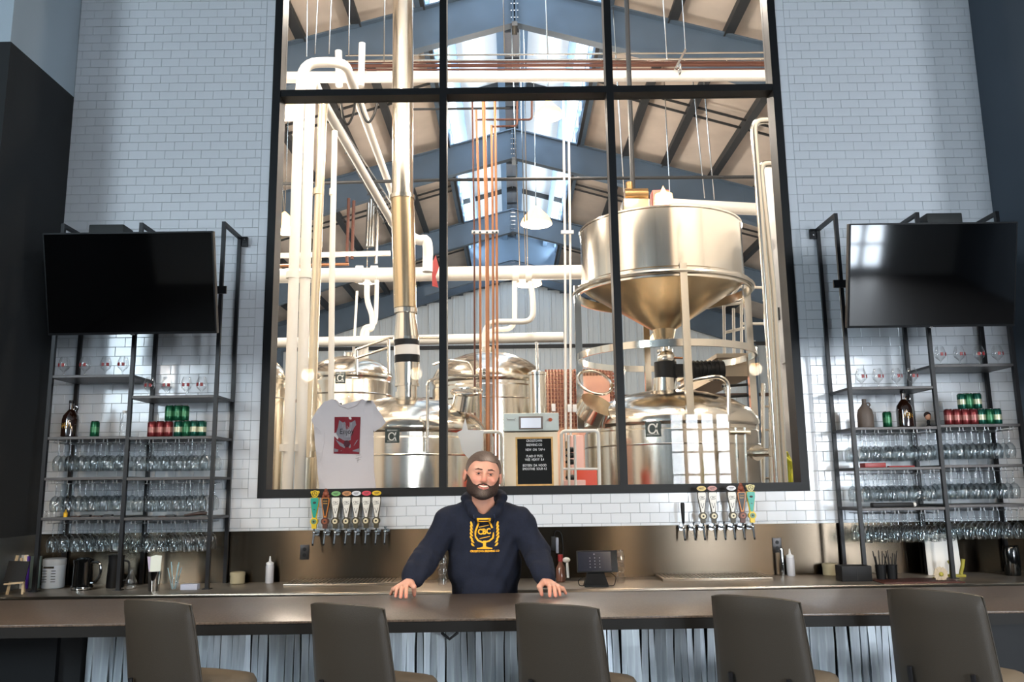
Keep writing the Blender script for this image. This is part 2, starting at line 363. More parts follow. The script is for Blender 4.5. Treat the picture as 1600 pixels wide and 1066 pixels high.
# roof: tan insulated slopes either side of the raised ridge monitor
MW = 1.78; MH = 1.0
for sgn, nm in ((-1, 'roof_west'), (1, 'roof_east')):
    r = MB(); ya = HY0
    xa, xb = RX+sgn*MW, RX+sgn*(HX+.3)
    rp = struct(nm, MB().add([(xa, HY0, roofz(xa)+.26), (xb, HY0, roofz(xb)+.26), (xb, HY1, roofz(xb)+.26), (xa, HY1, roofz(xa)+.26),
         (xa, HY0, roofz(xa)+.36), (xb, HY0, roofz(xb)+.36), (xb, HY1, roofz(xb)+.36), (xa, HY1, roofz(xa)+.36)], [(0, 1, 2, 3), (7, 6, 5, 4), (0, 4, 5, 1), (1, 5, 6, 2), (2, 6, 7, 3), (3, 7, 4, 0)]), m_roof)
    for X in (1.74, 2.91, 3.92, 5.14, 6.32, 7.5, 8.7):
        x = RX+sgn*X; z = roofz(x)
        p = MB(); p.box((x-.03, HY0, z+.01), (x+.03, HY1, z+.25)); p.box((x-.09, HY0, z), (x+.09, HY1, z+.02)); p.build('purlin', m_purlin, rp, 0)
    # sag rods, two per bay
    sr = MB()
    for b in range(5):
        for dy in (1.9, 2.5, 4.6, 5.0):
            y = 7.9+6.4*b+dy-1.8; sr.cyl((RX+sgn*1.8, y, roofz(RX+sgn*1.8)+.12), (RX+sgn*9.5, y+.3, roofz(RX+sgn*9.5)+.12), .03, n=6)
    sr.build('sag_rods', m_purlin, rp, 0)
# raised monitor: liner panels, ridge and side purlins, glazed sides
def mz(x): return 10.78+.25+MH - s*abs(x-RX)
mr = tag(MB().build('roof_monitor', m_white, None), kind='structure') if False else None
xa, xb = RX-MW-.15, RX+MW+.15
mon = struct('roof_monitor', MB().add([(xa, HY0, mz(xa)), (RX, HY0, mz(RX)), (xb, HY0, mz(xb)), (xa, HY1, mz(xa)), (RX, HY1, mz(RX)), (xb, HY1, mz(xb)),
    (xa, HY0, mz(xa)+.1), (RX, HY0, mz(RX)+.1), (xb, HY0, mz(xb)+.1), (xa, HY1, mz(xa)+.1), (RX, HY1, mz(RX)+.1), (xb, HY1, mz(xb)+.1)],
    [(0, 3, 4, 1), (1, 4, 5, 2), (6, 7, 10, 9), (7, 8, 11, 10), (0, 6, 9, 3), (2, 5, 11, 8)]), m_white)
for x in (-1.22, -.12, .42, 1.52):
    mp = MB(); z = mz(x)-.2; mp.box((x-.03, HY0, z), (x+.03, HY1, z+.22)); mp.box((x-.09, HY0, z-.02), (x+.09, HY1, z)); mp.build('purlin', m_blue, mon, 0)
cr = MB()
for k in range(20):
    y = 8.2+k*1.32
    if k % 3 == 0: cr.bar((xa, y, mz(xa)-.1), (RX, y, mz(RX)-.1), .05, .16); cr.bar((RX, y, mz(RX)-.1), (xb, y, mz(xb)-.1), .05, .16)
    cr.box((-.12, y, mz(.0)-.16), (.42, y+.08, mz(.0)-.1))
cr.build('cross_ties', m_purlin, mon, 0)
for sgn in (-1, 1):
    x = RX+sgn*MW; g = MB()
    for k in range(26):
        y = HY0+.3+k*1.03; g.box((x-.04, y, roofz(x)+.2), (x+.04, y+.09, mz(x)))
    g.box((x-.05, HY0, roofz(x)+.0), (x+.05, HY1, roofz(x)+.34)); g.box((x-.05, HY0, mz(x)-.16), (x+.05, HY1, mz(x)-.04)); g.box((x-.03, HY0, roofz(x)+.72), (x+.03, HY1, roofz(x)+.76))
    g.build('glazing_frame', m_blue, mon, 0)
# rigid frames: tapered blue girders meeting at the ridge
def rigid(y, n):
    t = thing('roof_frame', n, 'roof beam', (RX, y, 0), 'rigid roof frames of the brewhouse')
    for sgn in (-1, 1):
        g = MB(); xe = sgn*9.6
        def zb(x): return 10.0-s*abs(x)*1.0 - max(0, abs(x)-3)*.05
        X = [0, sgn*3, sgn*6, xe]
        top = [(x, 10.78-s*abs(x)) for x in X]; bot = [(x, zb(x)) for x in X]
        poly = top+bot[::-1]; Mt = Matrix.Translation((RX, y, 0))
        for i in range(3):
            g.prism([top[i], top[i+1], bot[i+1], bot[i]][::sgn], -.012, .012, Mt)
            for q, w in ((top, .12), (bot, .10)):
                g.bar((RX+q[i][0], y, q[i][1]), (RX+q[i+1][0], y, q[i+1][1]), w*2, .03)
        g.bar((RX+sgn*.03, y, 10.8), (RX+sgn*.03, y, 9.96), .2, .03, (1, 0, 0))
        g.build('rafter', m_blue, t, 0)
        c = MB(); c.box((RX+xe-.2, y-.14, 0), (RX+xe+.2, y+.14, zb(xe)+.1)); c.build('column', m_blue, t, 0)
    b = MB(); b.box((RX-.05, y-.16, 9.88), (RX+.05, y+.16, 9.97)); [b.cyl((RX-.07, y-.06, 10.1+.14*k), (RX+.07, y-.06, 10.1+.14*k), .02, n=6) for k in range(5)]; b.build('splice_bolts', m_bright, t, 0)
for k, n in enumerate(('nearest blue roof girder crossing behind the top window panes', 'second blue roof girder, crossing behind the copper pipes', 'third blue roof girder, low behind the far ceiling lamp', 'last blue roof girder against the corrugated end wall')):
    rigid(14.1+6.4*k, n)
b = MB(); 
for sgn in (-1, 1): b.bar((RX, 29, 9.35), (RX+sgn*3.2, 29, 9.35-.277*3.2), .12, .3)
struct('beam_1', b, m_blue)
struct('trim_5', bx((-HX, HY1-.14, 7.1), (HX, HY1-.08, 7.25)), m_purlin)
struct('trim_6', bx((-HX, HY1-.14, 5.0), (HX, HY1-.08, 5.14)), mat('brown_girt', (90, 70, 60), .6))
# ================================================================ BREWHOUSE CONTENTS
at_ = at
def at(px, py, Y=None, Z=None, X=None):
    P = at_(px, py, Y, Z, X)
    if Y and py >= 780: P.z = 0.
    return P
def zat(py, Y, px=800): return at(px, py, Y=Y).z
def xat(px, py, Y): return at(px, py, Y=Y).x
m_label = mat('dark_green_grey_label', (62, 74, 72), .5)
m_ltext = mat('white_label_print', (235, 238, 235), .5)
def tank(label, xc, Y, R, zsh, ztop, badge=None, group=None):
    """dished-top brewery vessel; zsh height of the shoulder, ztop of the dome"""
    t = thing('brewery_tank', label, 'tank', (xc, Y, 0), group)
    MB().lathe([(R*.1, .45), (R*.8, .6), (R, .8), (R, zsh-.12), (R*.985, zsh-.1), (R*.985, zsh-.06), (R, zsh-.04)], (xc, Y, 0), 56).build('shell', m_tank, t)
    h = ztop-zsh; d = MB()
    d.lathe([(R, zsh-.04), (R*1.012, zsh-.02), (R*1.012, zsh+.02), (R*.99, zsh+h*.16), (R*.93, zsh+h*.36), (R*.75, zsh+h*.62), (R*.5, zsh+h*.82), (R*.22, zsh+h*.95), (R*.12, zsh+h*.97), (R*.12, zsh+h*1.12), (0, zsh+h*1.12)], (xc, Y, 0), 56)
    d.build('dome', m_tank, t)
    MB().ring((xc, Y, zsh-.3), R*1.004, .012, 48, 6).build('weld_band', m_pipe, t)
    for k in range(4):
        a = pi/4+k*pi/2; MB().cyl((xc+R*.8*math.cos(a), Y+R*.8*math.sin(a), 0), (xc+R*.8*math.cos(a), Y+R*.8*math.sin(a), .8), .05).build('leg', m_pipe, t)
    if badge:
        bxp, byp, w, h2 = badge; P = at(bxp, byp, Y=Y-R); a = math.asin(max(-.95, min(.95, (P.x-xc)/R)))
        P = Vector((xc+math.sin(a)*(R+.004), Y-math.cos(a)*(R+.004), P.z))
        Mt = Matrix.Translation(P) @ Matrix.Rotation(a, 4, 'Z')
        bd = MB().prism([(-w/2, -h2/2), (w/2, -h2/2), (w/2, h2/2), (-w/2, h2/2)], -.004, .004, Mt).build('badge', m_label, t, 0)
        Mx = Mt @ Matrix.Translation((0, -.006, -h2*.02)) @ Matrix.Rotation(pi/2, 4, 'X')
        x = MB().text('\u03b1', h2*1.05, Mx).text('BREWING', h2*.16, Mx @ Matrix.Translation((0, h2*.38, 0))).text('SOLUTIONS', h2*.13, Mx @ Matrix.Translation((0, -h2*.36, 0))); x.build('badge_print', m_ltext, bd, 0)
    return t
def cx(pxl, pxr, py, Y): a, b = xat(pxl, py, Y), xat(pxr, py, Y); return (a+b)/2, (b-a)/2
# front-left vessel under the steel stack
x1, R1 = cx(508, 756, 690, 9.7)
t1 = tank('big steel vessel with a badge behind the hanging T-shirt, steel stack rising from it', x1, 9.7, R1, zat(668, 9.0, 620), zat(618, 9.6, 640), (613, 681, .15, .15))
hz = MB(); P = at(729, 612, Y=9.3)
hz.ring(P, .17, .018, 28, 8, (0, -.35, 1)); hz.cyl(P+Vector((0, 0, -.02)), P+Vector((-.03, .05, -.2)), .13, .15, 24); hz.build('hatch', m_tank, t1)
MB().cyl(P+Vector((0, -.01, .0)), P+Vector((0, -.01, .01)), .155, n=24).build('hatch_glass', m_glass, t1)
MB().tube([at(668, 705, Y=8.75), at(668, 596, Y=8.75), at(700, 586, Y=9.1), at(745, 588, Y=9.6)], .016, 8, bend=.05).build('grab_rail', m_pipe, t1)
# rear vessels
x2, R2 = cx(478, 613, 600, 13.2)
t2 = tank('tall steel vessel with a badge, behind the white pipes and the hanging T-shirt', x2, 13.2, R2, zat(582, 12.5, 545), zat(556, 13.2, 545), (532, 590, .15, .17))
x3, R3 = cx(345, 446, 600, 12.6)
tank('steel vessel cut off by the window frame on the T-shirt side', x3, 12.6, R3, zat(585, 12, 430), zat(553, 12.6, 400))
x4, R4 = cx(676, 850, 610, 12.0)
t4 = tank('steel vessel in the middle behind the copper pipes', x4, 12.0, R4, zat(586, 11.2, 762), zat(549, 12.0, 762), (757, 583, .05, .12))
MB().tube([at(677, 570, Y=11.1), at(700, 562, Y=11.05), at(733, 566, Y=11.05), at(741, 585, Y=11.05), at(741, 760, Y=11.05)], .016, 8, bend=.06).build('grab_rail', m_pipe, t4)
x5, R5 = cx(826, 854, 620, 10.6)
tg = thing('column_filter', 'slim upright steel cylinder beside the middle vessel', 'tank', (x5, 10.6, 0))
MB().lathe([(R5*.6, .3), (R5, .5), (R5, zat(588, 10.6)), (R5*1.08, zat(587, 10.6)), (R5*1.08, zat(583, 10.6)), (R5*.5, zat(580, 10.6)), (0, zat(579, 10.6))], (x5, 10.6, 0), 24).build('shell', m_tank, tg)
MB().cyl((x5, 10.6, zat(580, 10.6)), (x5, 10.6, zat(535, 10.6)), .02).build('vent_pipe', m_pipe, tg)
MB().cyl((x5-.05, 10.6, 0), (x5+.05, 10.6, .3), .05).build('foot', m_pipe, tg)
# rear walkway handrails
t = thing('walkway_rail', 'thin steel handrail above the vessels behind the steel stack', 'railing', at(600, 560, Y=12.2))
for a, b in (((556, 547), (608, 528)), ((608, 528), (690, 528)), ((556, 560), (608, 543))): MB().tube([at(*a, Y=12.2), at(*b, Y=12.2)], .02, 8).build('rail', m_pipe, t)
for p in ((557, 546, 585), (607, 528, 585), (690, 528, 640)): MB().tube([at(p[0], p[1], Y=12.2), at(p[0], p[2], Y=12.2)], .02, 8).build('post', m_pipe, t)
# --- lauter vessel with a hopper on a ring frame above it
YH = 11.3
x6, R6 = cx(914, 1182, 700, YH)
t6 = tank('broad steel vessel standing under the cone hopper', x6, YH, R6, zat(655, YH-1.1, 1048), zat(608, YH, 1040), (1022, 668, .19, .22))
P = at(930, 612, Y=YH-.6)
h = MB(); h.ring(P+Vector((0, 0, .12)), .23, .02, 30, 8, (.25, -.75, .7)); h.cyl(at(935, 632, Y=YH-.6), at(925, 650, Y=YH-.5), .24, .26, 28); h.build('hatch', m_tank, t6)
MB().cyl(P+Vector((0, 0, .12)), P+Vector((.003, -.01, .13)), .21, n=28).build('hatch_glass', m_glass, t6)
MB().tube([at(1138, 700, Y=YH-1), at(1138, 598, Y=YH-1), at(1125, 588, Y=YH-1), at(1085, 594, Y=YH-.9), at(1060, 608, Y=YH-.8)], .028, 8, bend=.08).build('grab_rail', m_pipe, t6)
t = thing('agitator_drive', 'black agitator motor with round steel base on top of the broad vessel', 'motor', at(1040, 612, Y=YH-.2))
a = at(1038, 612, Y=YH-.2); MB().cyl(a, at(1038, 592, Y=YH-.2), .16, n=28).build('base', m_tank, t)
a = at(1040, 580, Y=YH-.2); g = MB(); g.cyl(a-Vector((0, 0, .1)), a+Vector((0, 0, .12)), .15, n=24); g.box(a+Vector((-.02, -.1, -.08)), a+Vector((.33, .1, .08)))
g.build('gearbox', m_black, t); g = MB(); g.cyl(a+Vector((.33, 0, 0)), a+Vector((.78, 0, 0)), .125, n=20)
for k in range(7): g.cyl(a+Vector((.37+.055*k, 0, 0)), a+Vector((.385+.055*k, 0, 0)), .138, n=20)
g.build('motor_body', m_black, t)
hx, hR = cx(906, 1158, 400, YH)
ztop, zbot = zat(333, YH-hR*.7, 1030), zat(418, YH-hR*.9, 1030)
hp = thing('hopper', 'huge stainless cone-bottomed hopper raised on a ring frame', 'hopper', (hx, YH, 0))
zc2 = zat(522, YH, 992)
MB().lathe([(hR*.985, zbot), (hR*.985, ztop-.03), (hR, ztop-.02), (hR, ztop), (hR*.97, ztop+.01), (hR*.3, ztop+.06), (0, ztop+.06)], (hx, YH, 0), 72).build('drum', m_tank, hp)
co = MB(); n = 72; vs = []
cxo = xat(992, 522, YH)-hx
rings = [(1.0, 0, 0), (.985, .04, .02), (.13, .97, .95), (.13, 1.06, 1)]
m_cone = mat('satin_stainless_cone', (206, 184, 150), .27, metal=1)
pr = [(hR*.985, zbot), (hR*.93, zbot-.05), (.16, zc2+.05), (.13, zc2-.08)]
co.lathe(pr[::-1], (0, 0, 0), 72); z0, z1 = zbot, zc2
co.v = [Vector((v.x+hx+cxo*.0, v.y+YH, v.z)) for v in co.v]; co.build('cone', m_cone, hp)
for i, (pyc, rr, th) in enumerate(((432, 1.035, .06), (543, 1.05, .045))):
    z = zat(pyc-6, YH-hR, 1035); q = MB(); nn=64; vs=[(hx+r*math.cos(2*pi*k/nn), YH+r*math.sin(2*pi*k/nn), zz) for r, zz in ((hR*rr, z-th), (hR*rr+.03, z-th), (hR*rr+.03, z+th), (hR*rr, z+th)) for k in range(nn)]; q.add(vs, [(i*nn+k, i*nn+(k+1)%nn, ((i+1)%4)*nn+(k+1)%nn, ((i+1)%4)*nn+k) for i in range(4) for k in range(nn)]); q.build('ring_band', m_tank, hp, 40)
    if i == 0: MB().ring((hx, YH, z), hR*rr+.05, .03, 48, 8).build('ring_pipe', m_pipe, hp)
for k in range(4):
    a = -pi/2+.04+k*pi/2+(.0 if k else 0); R = hR*1.05
    xx, yy = hx+R*math.cos(a), YH+R*math.sin(a)
    MB().box((xx-.045, yy-.045, zat(655, YH)-.2 if k else zat(655, YH-hR*1.05)), (xx+.045, yy+.045, zbot)).build('leg', m_tank, hp)
vt = thing('valve_stack', 'stack of steel valves and clamps hanging under the hopper cone', 'valve', (hx, YH, 0)); v = MB()
zz = zc2-.05; zl = zat(640, YH)
v.cyl((hx, YH, zz), (hx, YH, zl), .06)
for k in range(7): v.cyl((hx, YH, zz-.05-.13*k), (hx, YH, zz-.08-.13*k), .11, n=20)
v.build('spool', m_tank, vt)
MB().ball((hx, YH-.1, zz-.32), (.13, .1, .12)).build('valve_body', m_pipe, vt); MB().cyl((hx, YH-.1, zz-.3), (hx+.3, YH-.25, zz-.34), .015).build('lever', m_copper, vt)
t = thing('grist_motor', 'brassy motor drive standing on top of the hopper', 'motor', at(993, 330, Y=YH-.2))
a = at(990, 322, Y=YH-.3); MB().bbox(Vector((a.x-.16, a.y-.15, ztop+.015)), a+Vector((.2, .2, .06)), .02).build('base', m_cone, t)
g = MB(); g.cyl(a+Vector((-.12, 0, .16)), a+Vector((.2, 0, .16)), .09, n=18); g.cyl(a+Vector((-.05, 0, .05)), a+Vector((-.05, 0, .34)), .05); g.build('motor_body', mat('brass_brown', (150, 120, 80), .35, metal=.8), t)
tag(MB().bbox(Vector((at(1018, 322, Y=YH-.3).x, YH-.4, ztop+.015)), at(1044, 300, Y=YH-.3)+Vector((0, .1, 0)), .02).build('pink_light_block', mat('pink_light_colour', (222, 120, 105), .5)), 'pinkish red block standing for the pink light on top of the hopper', 'cover')  # the pink light on the hopper, put in as a coloured block
# --- handrails and side pipes around the broad vessel
t = thing('sample_pipework', 'pair of thin steel pipes with clamps on the side of the broad vessel', 'pipe', at(1160, 720, Y=10.0))
for p in (1152, 1166): MB().tube([at(p, 790, Y=10), at(p-2, 668, Y=10)], .02, 8).build('pipe', m_pipe, t)
MB().tube([at(1140, 676, Y=10), at(1172, 676, Y=10)], .03, 8).build('clamp_bar', m_pipe, t)
t = thing('side_branch_pipe', 'short thick steel pipe with flange joining the broad vessel from the ladder side', 'pipe', at(1190, 708, Y=9.8))
MB().tube([at(1172, 708, Y=10), at(1206, 707, Y=9.6)], .05, 12).build('pipe', m_pipe, t); MB().cyl(at(1180, 708, Y=9.95), at(1184, 708, Y=9.9), .09, n=18).build('flange', m_pipe, t)
# --- insulated white risers on the T-shirt side
def riser(name, label, pts, Y, r, m=m_insul, cat='pipe', flange=None, group=None):
    t = thing(name, label, cat, at(*pts[0][:2], Y=pts[0][2] if len(pts[0]) > 2 else Y), group)
    MB().tube([at(p[0], p[1], Y=(p[2] if len(p) > 2 else Y)) for p in pts], r, 16, bend=r*3.2).build('run', m, t)
    for f in (flange or []): P = at(f[0], f[1], Y=f[2] if len(f) > 2 else Y); MB().cyl(P-Vector((0, 0, .04)), P+Vector((0, 0, .04)), r*1.18, n=20).build('collar', m, t)
    return t
r_ = lambda w, Y: w*Y/FPX/2
riser('insulated_pipe', 'outermost thick white insulated riser nearest the window frame on the T-shirt side', [(449, 790), (467, 165), (474, 98), (538, 97), (612, 300, 14.5), (620, 345, 16)], 9.2, r_(17, 9.2), flange=[(447, 700), (457, 430)])
riser('insulated_pipe', 'second thick white insulated riser, bending back below the top panes', [(468, 790), (483, 200), (487, 118), (500, 152, 9.8), (615, 352, 13.0)], 9.4, r_(17, 9.4), flange=[(462, 700), (477, 430)])
riser('steel_pipe', 'glossy cream steel riser beside the white insulated ones', [(484, 715), (497, 350), (505, 160)], 9.8, r_(15, 9.8), mat('cream_steel', (226, 212, 186), .3, metal=.6), flange=[(486, 700), (498, 300)])
riser('thin_riser', 'slimmer white riser standing just behind the hanging T-shirt', [(517, 640), (519, 400), (523, 205)], 9.6, r_(9.5, 9.6), m_insul, flange=[(520, 300)])
riser('insulated_pipe', 'white insulated pipe dropping back through an elbow beside the steel stack', [(612, 345, 13.0), (652, 378, 13.4), (669, 372, 13.4), (668, 425, 13.4)], 13, .085)
riser('thin_riser', 'short white riser stub behind the top left pane, beside the bent pipe', [(529, 80), (530, 135)], 11, .05)
riser('thin_riser', 'taller white riser stub behind the top left pane, nearer the steel stack', [(566, 68), (564, 135)], 10.6, .045)
# --- steel exhaust stack
st = thing('exhaust_stack', 'wide polished steel exhaust stack rising out of the T-shirt side vessel', 'flue', at(634, 600, Y=9.6)); Ys = 9.6
def seg(name, p, q, wa, wb, m=m_tank):
    return MB().cyl(at(*p, Y=Ys), at(*q, Y=Ys), r_(wa, Ys), r_(wb, Ys), 28).build(name, m, st)
seg('upper_tube', (629, 308), (630, -60), 35, 35); seg('lower_tube', (633, 482), (629, 311), 36, 37, m_cone)  # lower tube's bronze tint puts a reflection into the steel colour
seg('joint_ring', (629, 312), (629, 306), 41, 41, m_pipe); seg('clamp_ring', (634, 490), (634, 483), 37, 37); seg('clamp_ring', (635, 532), (635, 528), 41, 41)
seg('taper', (635, 528), (634, 490), 40, 31); seg('black_band', (635.5, 541), (635, 530), 40.5, 40.5, m_black); seg('white_band', (636, 556), (635.5, 541), 40, 40, m_white2); seg('black_band', (636, 568), (636, 556), 40.5, 40.5, m_black)
seg('lower_taper', (636, 600), (636, 568), 35, 40); seg('clamp_ring', (636, 604), (636, 600), 38, 38); seg('foot_tube', (636, 622), (636, 604), 31, 31)
t = thing('cable_tray', 'bundle of thin conduits on a ladder tray running back beside the white risers', 'cable tray', at(520, 200, Y=10))
for k in range(6):
    a0 = at(508+4*k, 175+3*k, Y=10.5); b0 = at(600+4*k, 345-3*k, Y=18.); MB().tube([a0, b0], .018, 6).build('conduit', m_pipe if k % 2 else m_purlin, t)
for k in range(9):
    f_ = k/8; a0 = at(506, 178, Y=10.5).lerp(at(598, 350, Y=18), f_); b0 = at(530, 188, Y=10.5).lerp(at(620, 335, Y=18), f_); MB().tube([a0, b0], .014, 6).build('rung', m_purlin, t)
for k, (x, yb) in enumerate(((545, 410), (553, 405), (576, 385), (580, 385), (584, 385), (590, 412))):
    tag(MB().tube([at(x, 310+k % 3*4, Y=17), at(x-3, yb, Y=17)], .035, 8).build('drop_conduit', m_brownpipe if k < 2 else m_pipe), ('rust brown drop conduit, %s of the two hanging below the cable tray' % ('first from the risers', 'second from the risers')[k]) if k < 2 else 'pale drop conduit, %s from the rust brown ones below the cable tray' % ('first', 'second', 'third', 'fourth')[k-2], 'conduit', 'drop conduits below the cable tray')
tt = [(558, 145), (565, 175), (575, 195), (585, 180), (592, 150)]
tag(MB().tube([at(*p, Y=9.9) for p in tt], .016, 8, bend=.1).build('hanging_cable', m_black), 'grey looped cable hanging just below the transom by the steel stack', 'cable')
tag(MB().tube([at(*p, Y=10.2) for p in ((532, 150), (536, 185), (543, 198), (552, 180), (556, 150))], .016, 8, bend=.1).build('hanging_cable', m_black), 'grey looped cable hanging between the two sloping white pipes', 'cable')
# --- pipe bridge behind the top panes
Yb = 11.5
for n, lab, pa, pb, r, m in (('pipe_header', 'fat pale pipe running across behind the top panes', (425, 121), (1225, 118), .085, m_white2), ('brown_pipe', 'uppermost thin rust brown pipe above the fat pale one', (540, 97), (1225, 97), .014, m_brownpipe),
       ('brown_pipe', 'middle rust brown pipe, thickest of the three above the fat pale one', (540, 103), (1225, 101), .028, m_brownpipe), ('brown_pipe', 'lowest thin rust brown pipe just above the fat pale one', (540, 109), (1225, 108), .014, m_brownpipe),
       ('conduit', 'upper thin grey conduit across the top panes', (540, 87), (1225, 82), .014, m_pipe), ('conduit', 'lower grey conduit across the top panes', (540, 96), (1225, 92), .022, m_pipe)):
    tag(MB().tube([at(*pa, Y=Yb+(.2 if n != 'pipe_header' else 0)), at(*pb, Y=Yb+(.2 if n != 'pipe_header' else 0))], r, 12).build(n, m), lab, 'pipe')
t = thing('pipe_clevis', 'shiny hinged pipe hanger on the fat pale pipe behind the top pane', 'hanger', at(1060, 108, Y=11.3))
MB().bar(at(1055, 108, Y=11.3), at(1071, 78, Y=11.3), .05, .03).build('arm', m_bright, t); MB().ring(at(1062, 108, Y=11.3), .07, .015, 16, 6, (1, 0, 0)).build('loop', m_bright, t)
MB().tube([at(1071, 78, Y=11.3), at(1064, -30, Y=11.3)], .008, 6).build('rod', m_pipe, t)
for k, (x, y0, x1, yb) in enumerate(((480, -20, 479, 88), (497, -20, 492, 84), (518, -20, 514, 84), (546, -20, 545, 88), (601, -20, 600, 96), (786, -20, 788, 82), (852, -20, 856, 84), (1035, -20, 1042, 92))):
    tag(MB().tube([at(x, y0, Y=11), at(x1, yb, Y=11)], .009, 6).build('hanger_rod', m_pipe), 'thin steel hanger rod in the top panes, number %s from the T-shirt side' % ('one', 'two', 'three', 'four', 'five', 'six', 'seven', 'eight')[k], 'rod', 'hanger rods behind the top panes')
# --- big header crossing mid height and its drops
t = thing('steam_header', 'long white insulated header pipe crossing the whole hall at mid height', 'pipe', at(620, 430, Y=15))
MB().tube([at(400, 432, Y=15), at(932, 425, Y=15)], r_(23, 15), 20).build('run', m_insul, t)
for x in (562, 585, 806, 826): MB().cyl(at(x-5, 429, Y=15), at(x+5, 429, Y=15), r_(29, 15), n=20).build('collar', m_insul, t)
def drop(lab, pts, w, Y=14.6): tag(MB().tube([at(*p, Y=Y) for p in pts], r_(w, Y), 14, bend=.2).build('drop_pipe', m_insul), lab, 'pipe', 'white drop pipes')
drop('white drop pipe with a jog hanging from the header beside the steel stack', [(574, 438), (573, 470), (582, 492), (582, 515), (572, 515), (571, 560)], 9)
drop('straight white drop pipe nearest the steel stack, below the header', [(589, 438), (587, 510), (566, 510), (564, 560)], 7)
drop('white drop pipe ending over the middle vessel, with a valve body near its top', [(804, 440), (804, 515), (762, 515), (760, 560)], 8)
drop('white drop pipe bending back under the middle ceiling lamp', [(829, 440), (833, 470), (833, 503), (760, 503), (755, 545)], 9, 14.2)
drop('white riser standing on the vessel behind the slim riser', [(558, 455), (552, 560)], 4)
tag(MB().tube([at(425, 536, Y=14.5), at(880, 527, Y=14.5)], r_(16, 14.5), 16).build('insulated_pipe', m_insul), 'lower white insulated pipe running level above the rear vessels', 'pipe')
tag(MB().tube([at(425, 400, Y=17), at(610, 396, Y=17)], r_(9, 17), 12).build('insulated_pipe', m_insul), 'thin white level pipe just above the header on the T-shirt side', 'pipe')
tag(MB().tube([at(425, 416, Y=14.7), at(545, 413, Y=14.7)], r_(5, 14.7), 12).build('copper_pipe', m_copper), 'short copper pipe lying along the header on the T-shirt side', 'pipe')
tag(MB().tube([at(428, 288, Y=13), at(700, 281, Y=13), at(1225, 276, Y=13)], .027, 10).build('tie_rod', m_purlin), 'long dark tie rod stretched across the hall at the hopper rim height', 'rod')
t = thing('hazard_tag', 'pinkish red tag hanging from the header beside the first mullion', 'tag', at(679, 400, Y=14.6)); MB().prism([(-.04, -.3), (.07, -.33), (.02, -.12), (.08, .05), (.02, .28), (-.05, .1)], -.01, .01, Matrix.Translation(at(679, 422, Y=14.6))).build('tag_sheet', m_red, t, 0)
tag(MB().tube([at(1030, 319, Y=13.5), at(1255, 331, Y=13.5)], r_(20, 13.5), 16).build('insulated_pipe', m_insul), 'white insulated pipe sloping away behind the hopper rim towards the window edge', 'pipe')
tag(MB().tube([at(640, 171, Y=12.4), at(797, 169, Y=12.4)], r_(4, 12.4), 8).build('conduit', m_purlin), 'grey conduit end just under the transom, ending at the copper pipes', 'pipe')
# --- copper pipe bundle in front of the middle vessel
Yc = 10.2
for k, (xt, yt, xb, w, m, lab) in enumerate(((738, 160, 741, 3, m_brownpipe, 'dark brown riser, outermost of the copper pipe bundle towards the first mullion'), (744, 172, 750, 4, m_copper, 'thin copper riser next to the dark brown one'),
        (755, 140, 761, 6.5, m_copper, 'thickest copper riser in the middle of the bundle'), (768, 196, 770, 4, m_copper, 'thin copper riser just past the thickest one'), (773, 140, 776, 4, m_copper, 'last thin copper riser on the hopper side of the bundle'))):
    t = thing('copper_riser', lab, 'pipe', at(xb, 700, Y=Yc), 'copper pipe bundle'); MB().tube([at(xb+1, 790, Y=Yc), at(xb, 362, Y=Yc), at(xt, yt, Y=Yc)], r_(w, Yc), 10).build('run', m, t)
    br = {0: [(738, 160), (738, 154), (831, 154)], 1: [(744, 190), (744, 187), (831, 187), (831, 156)], 3: [(768, 198), (808, 197), (808, 140)]}.get(k)
    if br: MB().tube([at(*p, Y=Yc) for p in br], r_(3.6, Yc), 8, bend=.05).build('branch', m_brownpipe, t)
t = thing('pipe_rack_strap', 'white strap clamping the copper risers together', 'clamp', at(757, 363, Y=Yc-.05)); MB().box(at(737, 365, Y=Yc-.08), at(779, 361, Y=Yc-.04)).build('strap', m_white2, t)
for x in (741, 750, 761, 770, 776): MB().cyl(at(x, 363, Y=Yc-.1), at(x, 363, Y=Yc-.03), .014, n=8).build('bolt', m_pipe, t)
for k, (x, xb) in enumerate(((880, 883), (888, 891))):
    tag(MB().tube([at(xb+1, 720, Y=Yc+.4), at(xb, 400, Y=Yc+.4), at(x, 150, Y=Yc+.4)], r_(4, Yc), 10).build('steel_riser', m_insul), 'pale twin riser before the hopper, the one %s' % ('nearer the copper pipes', 'nearer the hopper')[k], 'pipe', 'pale twin risers')
tag(MB().box(at(877, 365, Y=Yc+.3), at(896, 361, Y=Yc+.34)).build('pipe_clamp', m_white2), 'small white strap clamping the pale twin risers', 'clamp')
# --- stainless twin risers on the hopper side
for k, (x0, yy0, xm, xe, w) in enumerate(((1177, 188, 1197, 1216, 12), (1187, 256, 1207, 1226, 12))):
    riser('steel_riser', ('taller of the two polished steel risers, the one nearer the hopper', 'lower of the two polished steel risers, nearest the window edge')[k], [(xe, 790), (xm, 450), (x0, yy0), (1212, yy0)], 8.3+.1*k, r_(w, 8.3), m_pipe, group='polished twin risers')
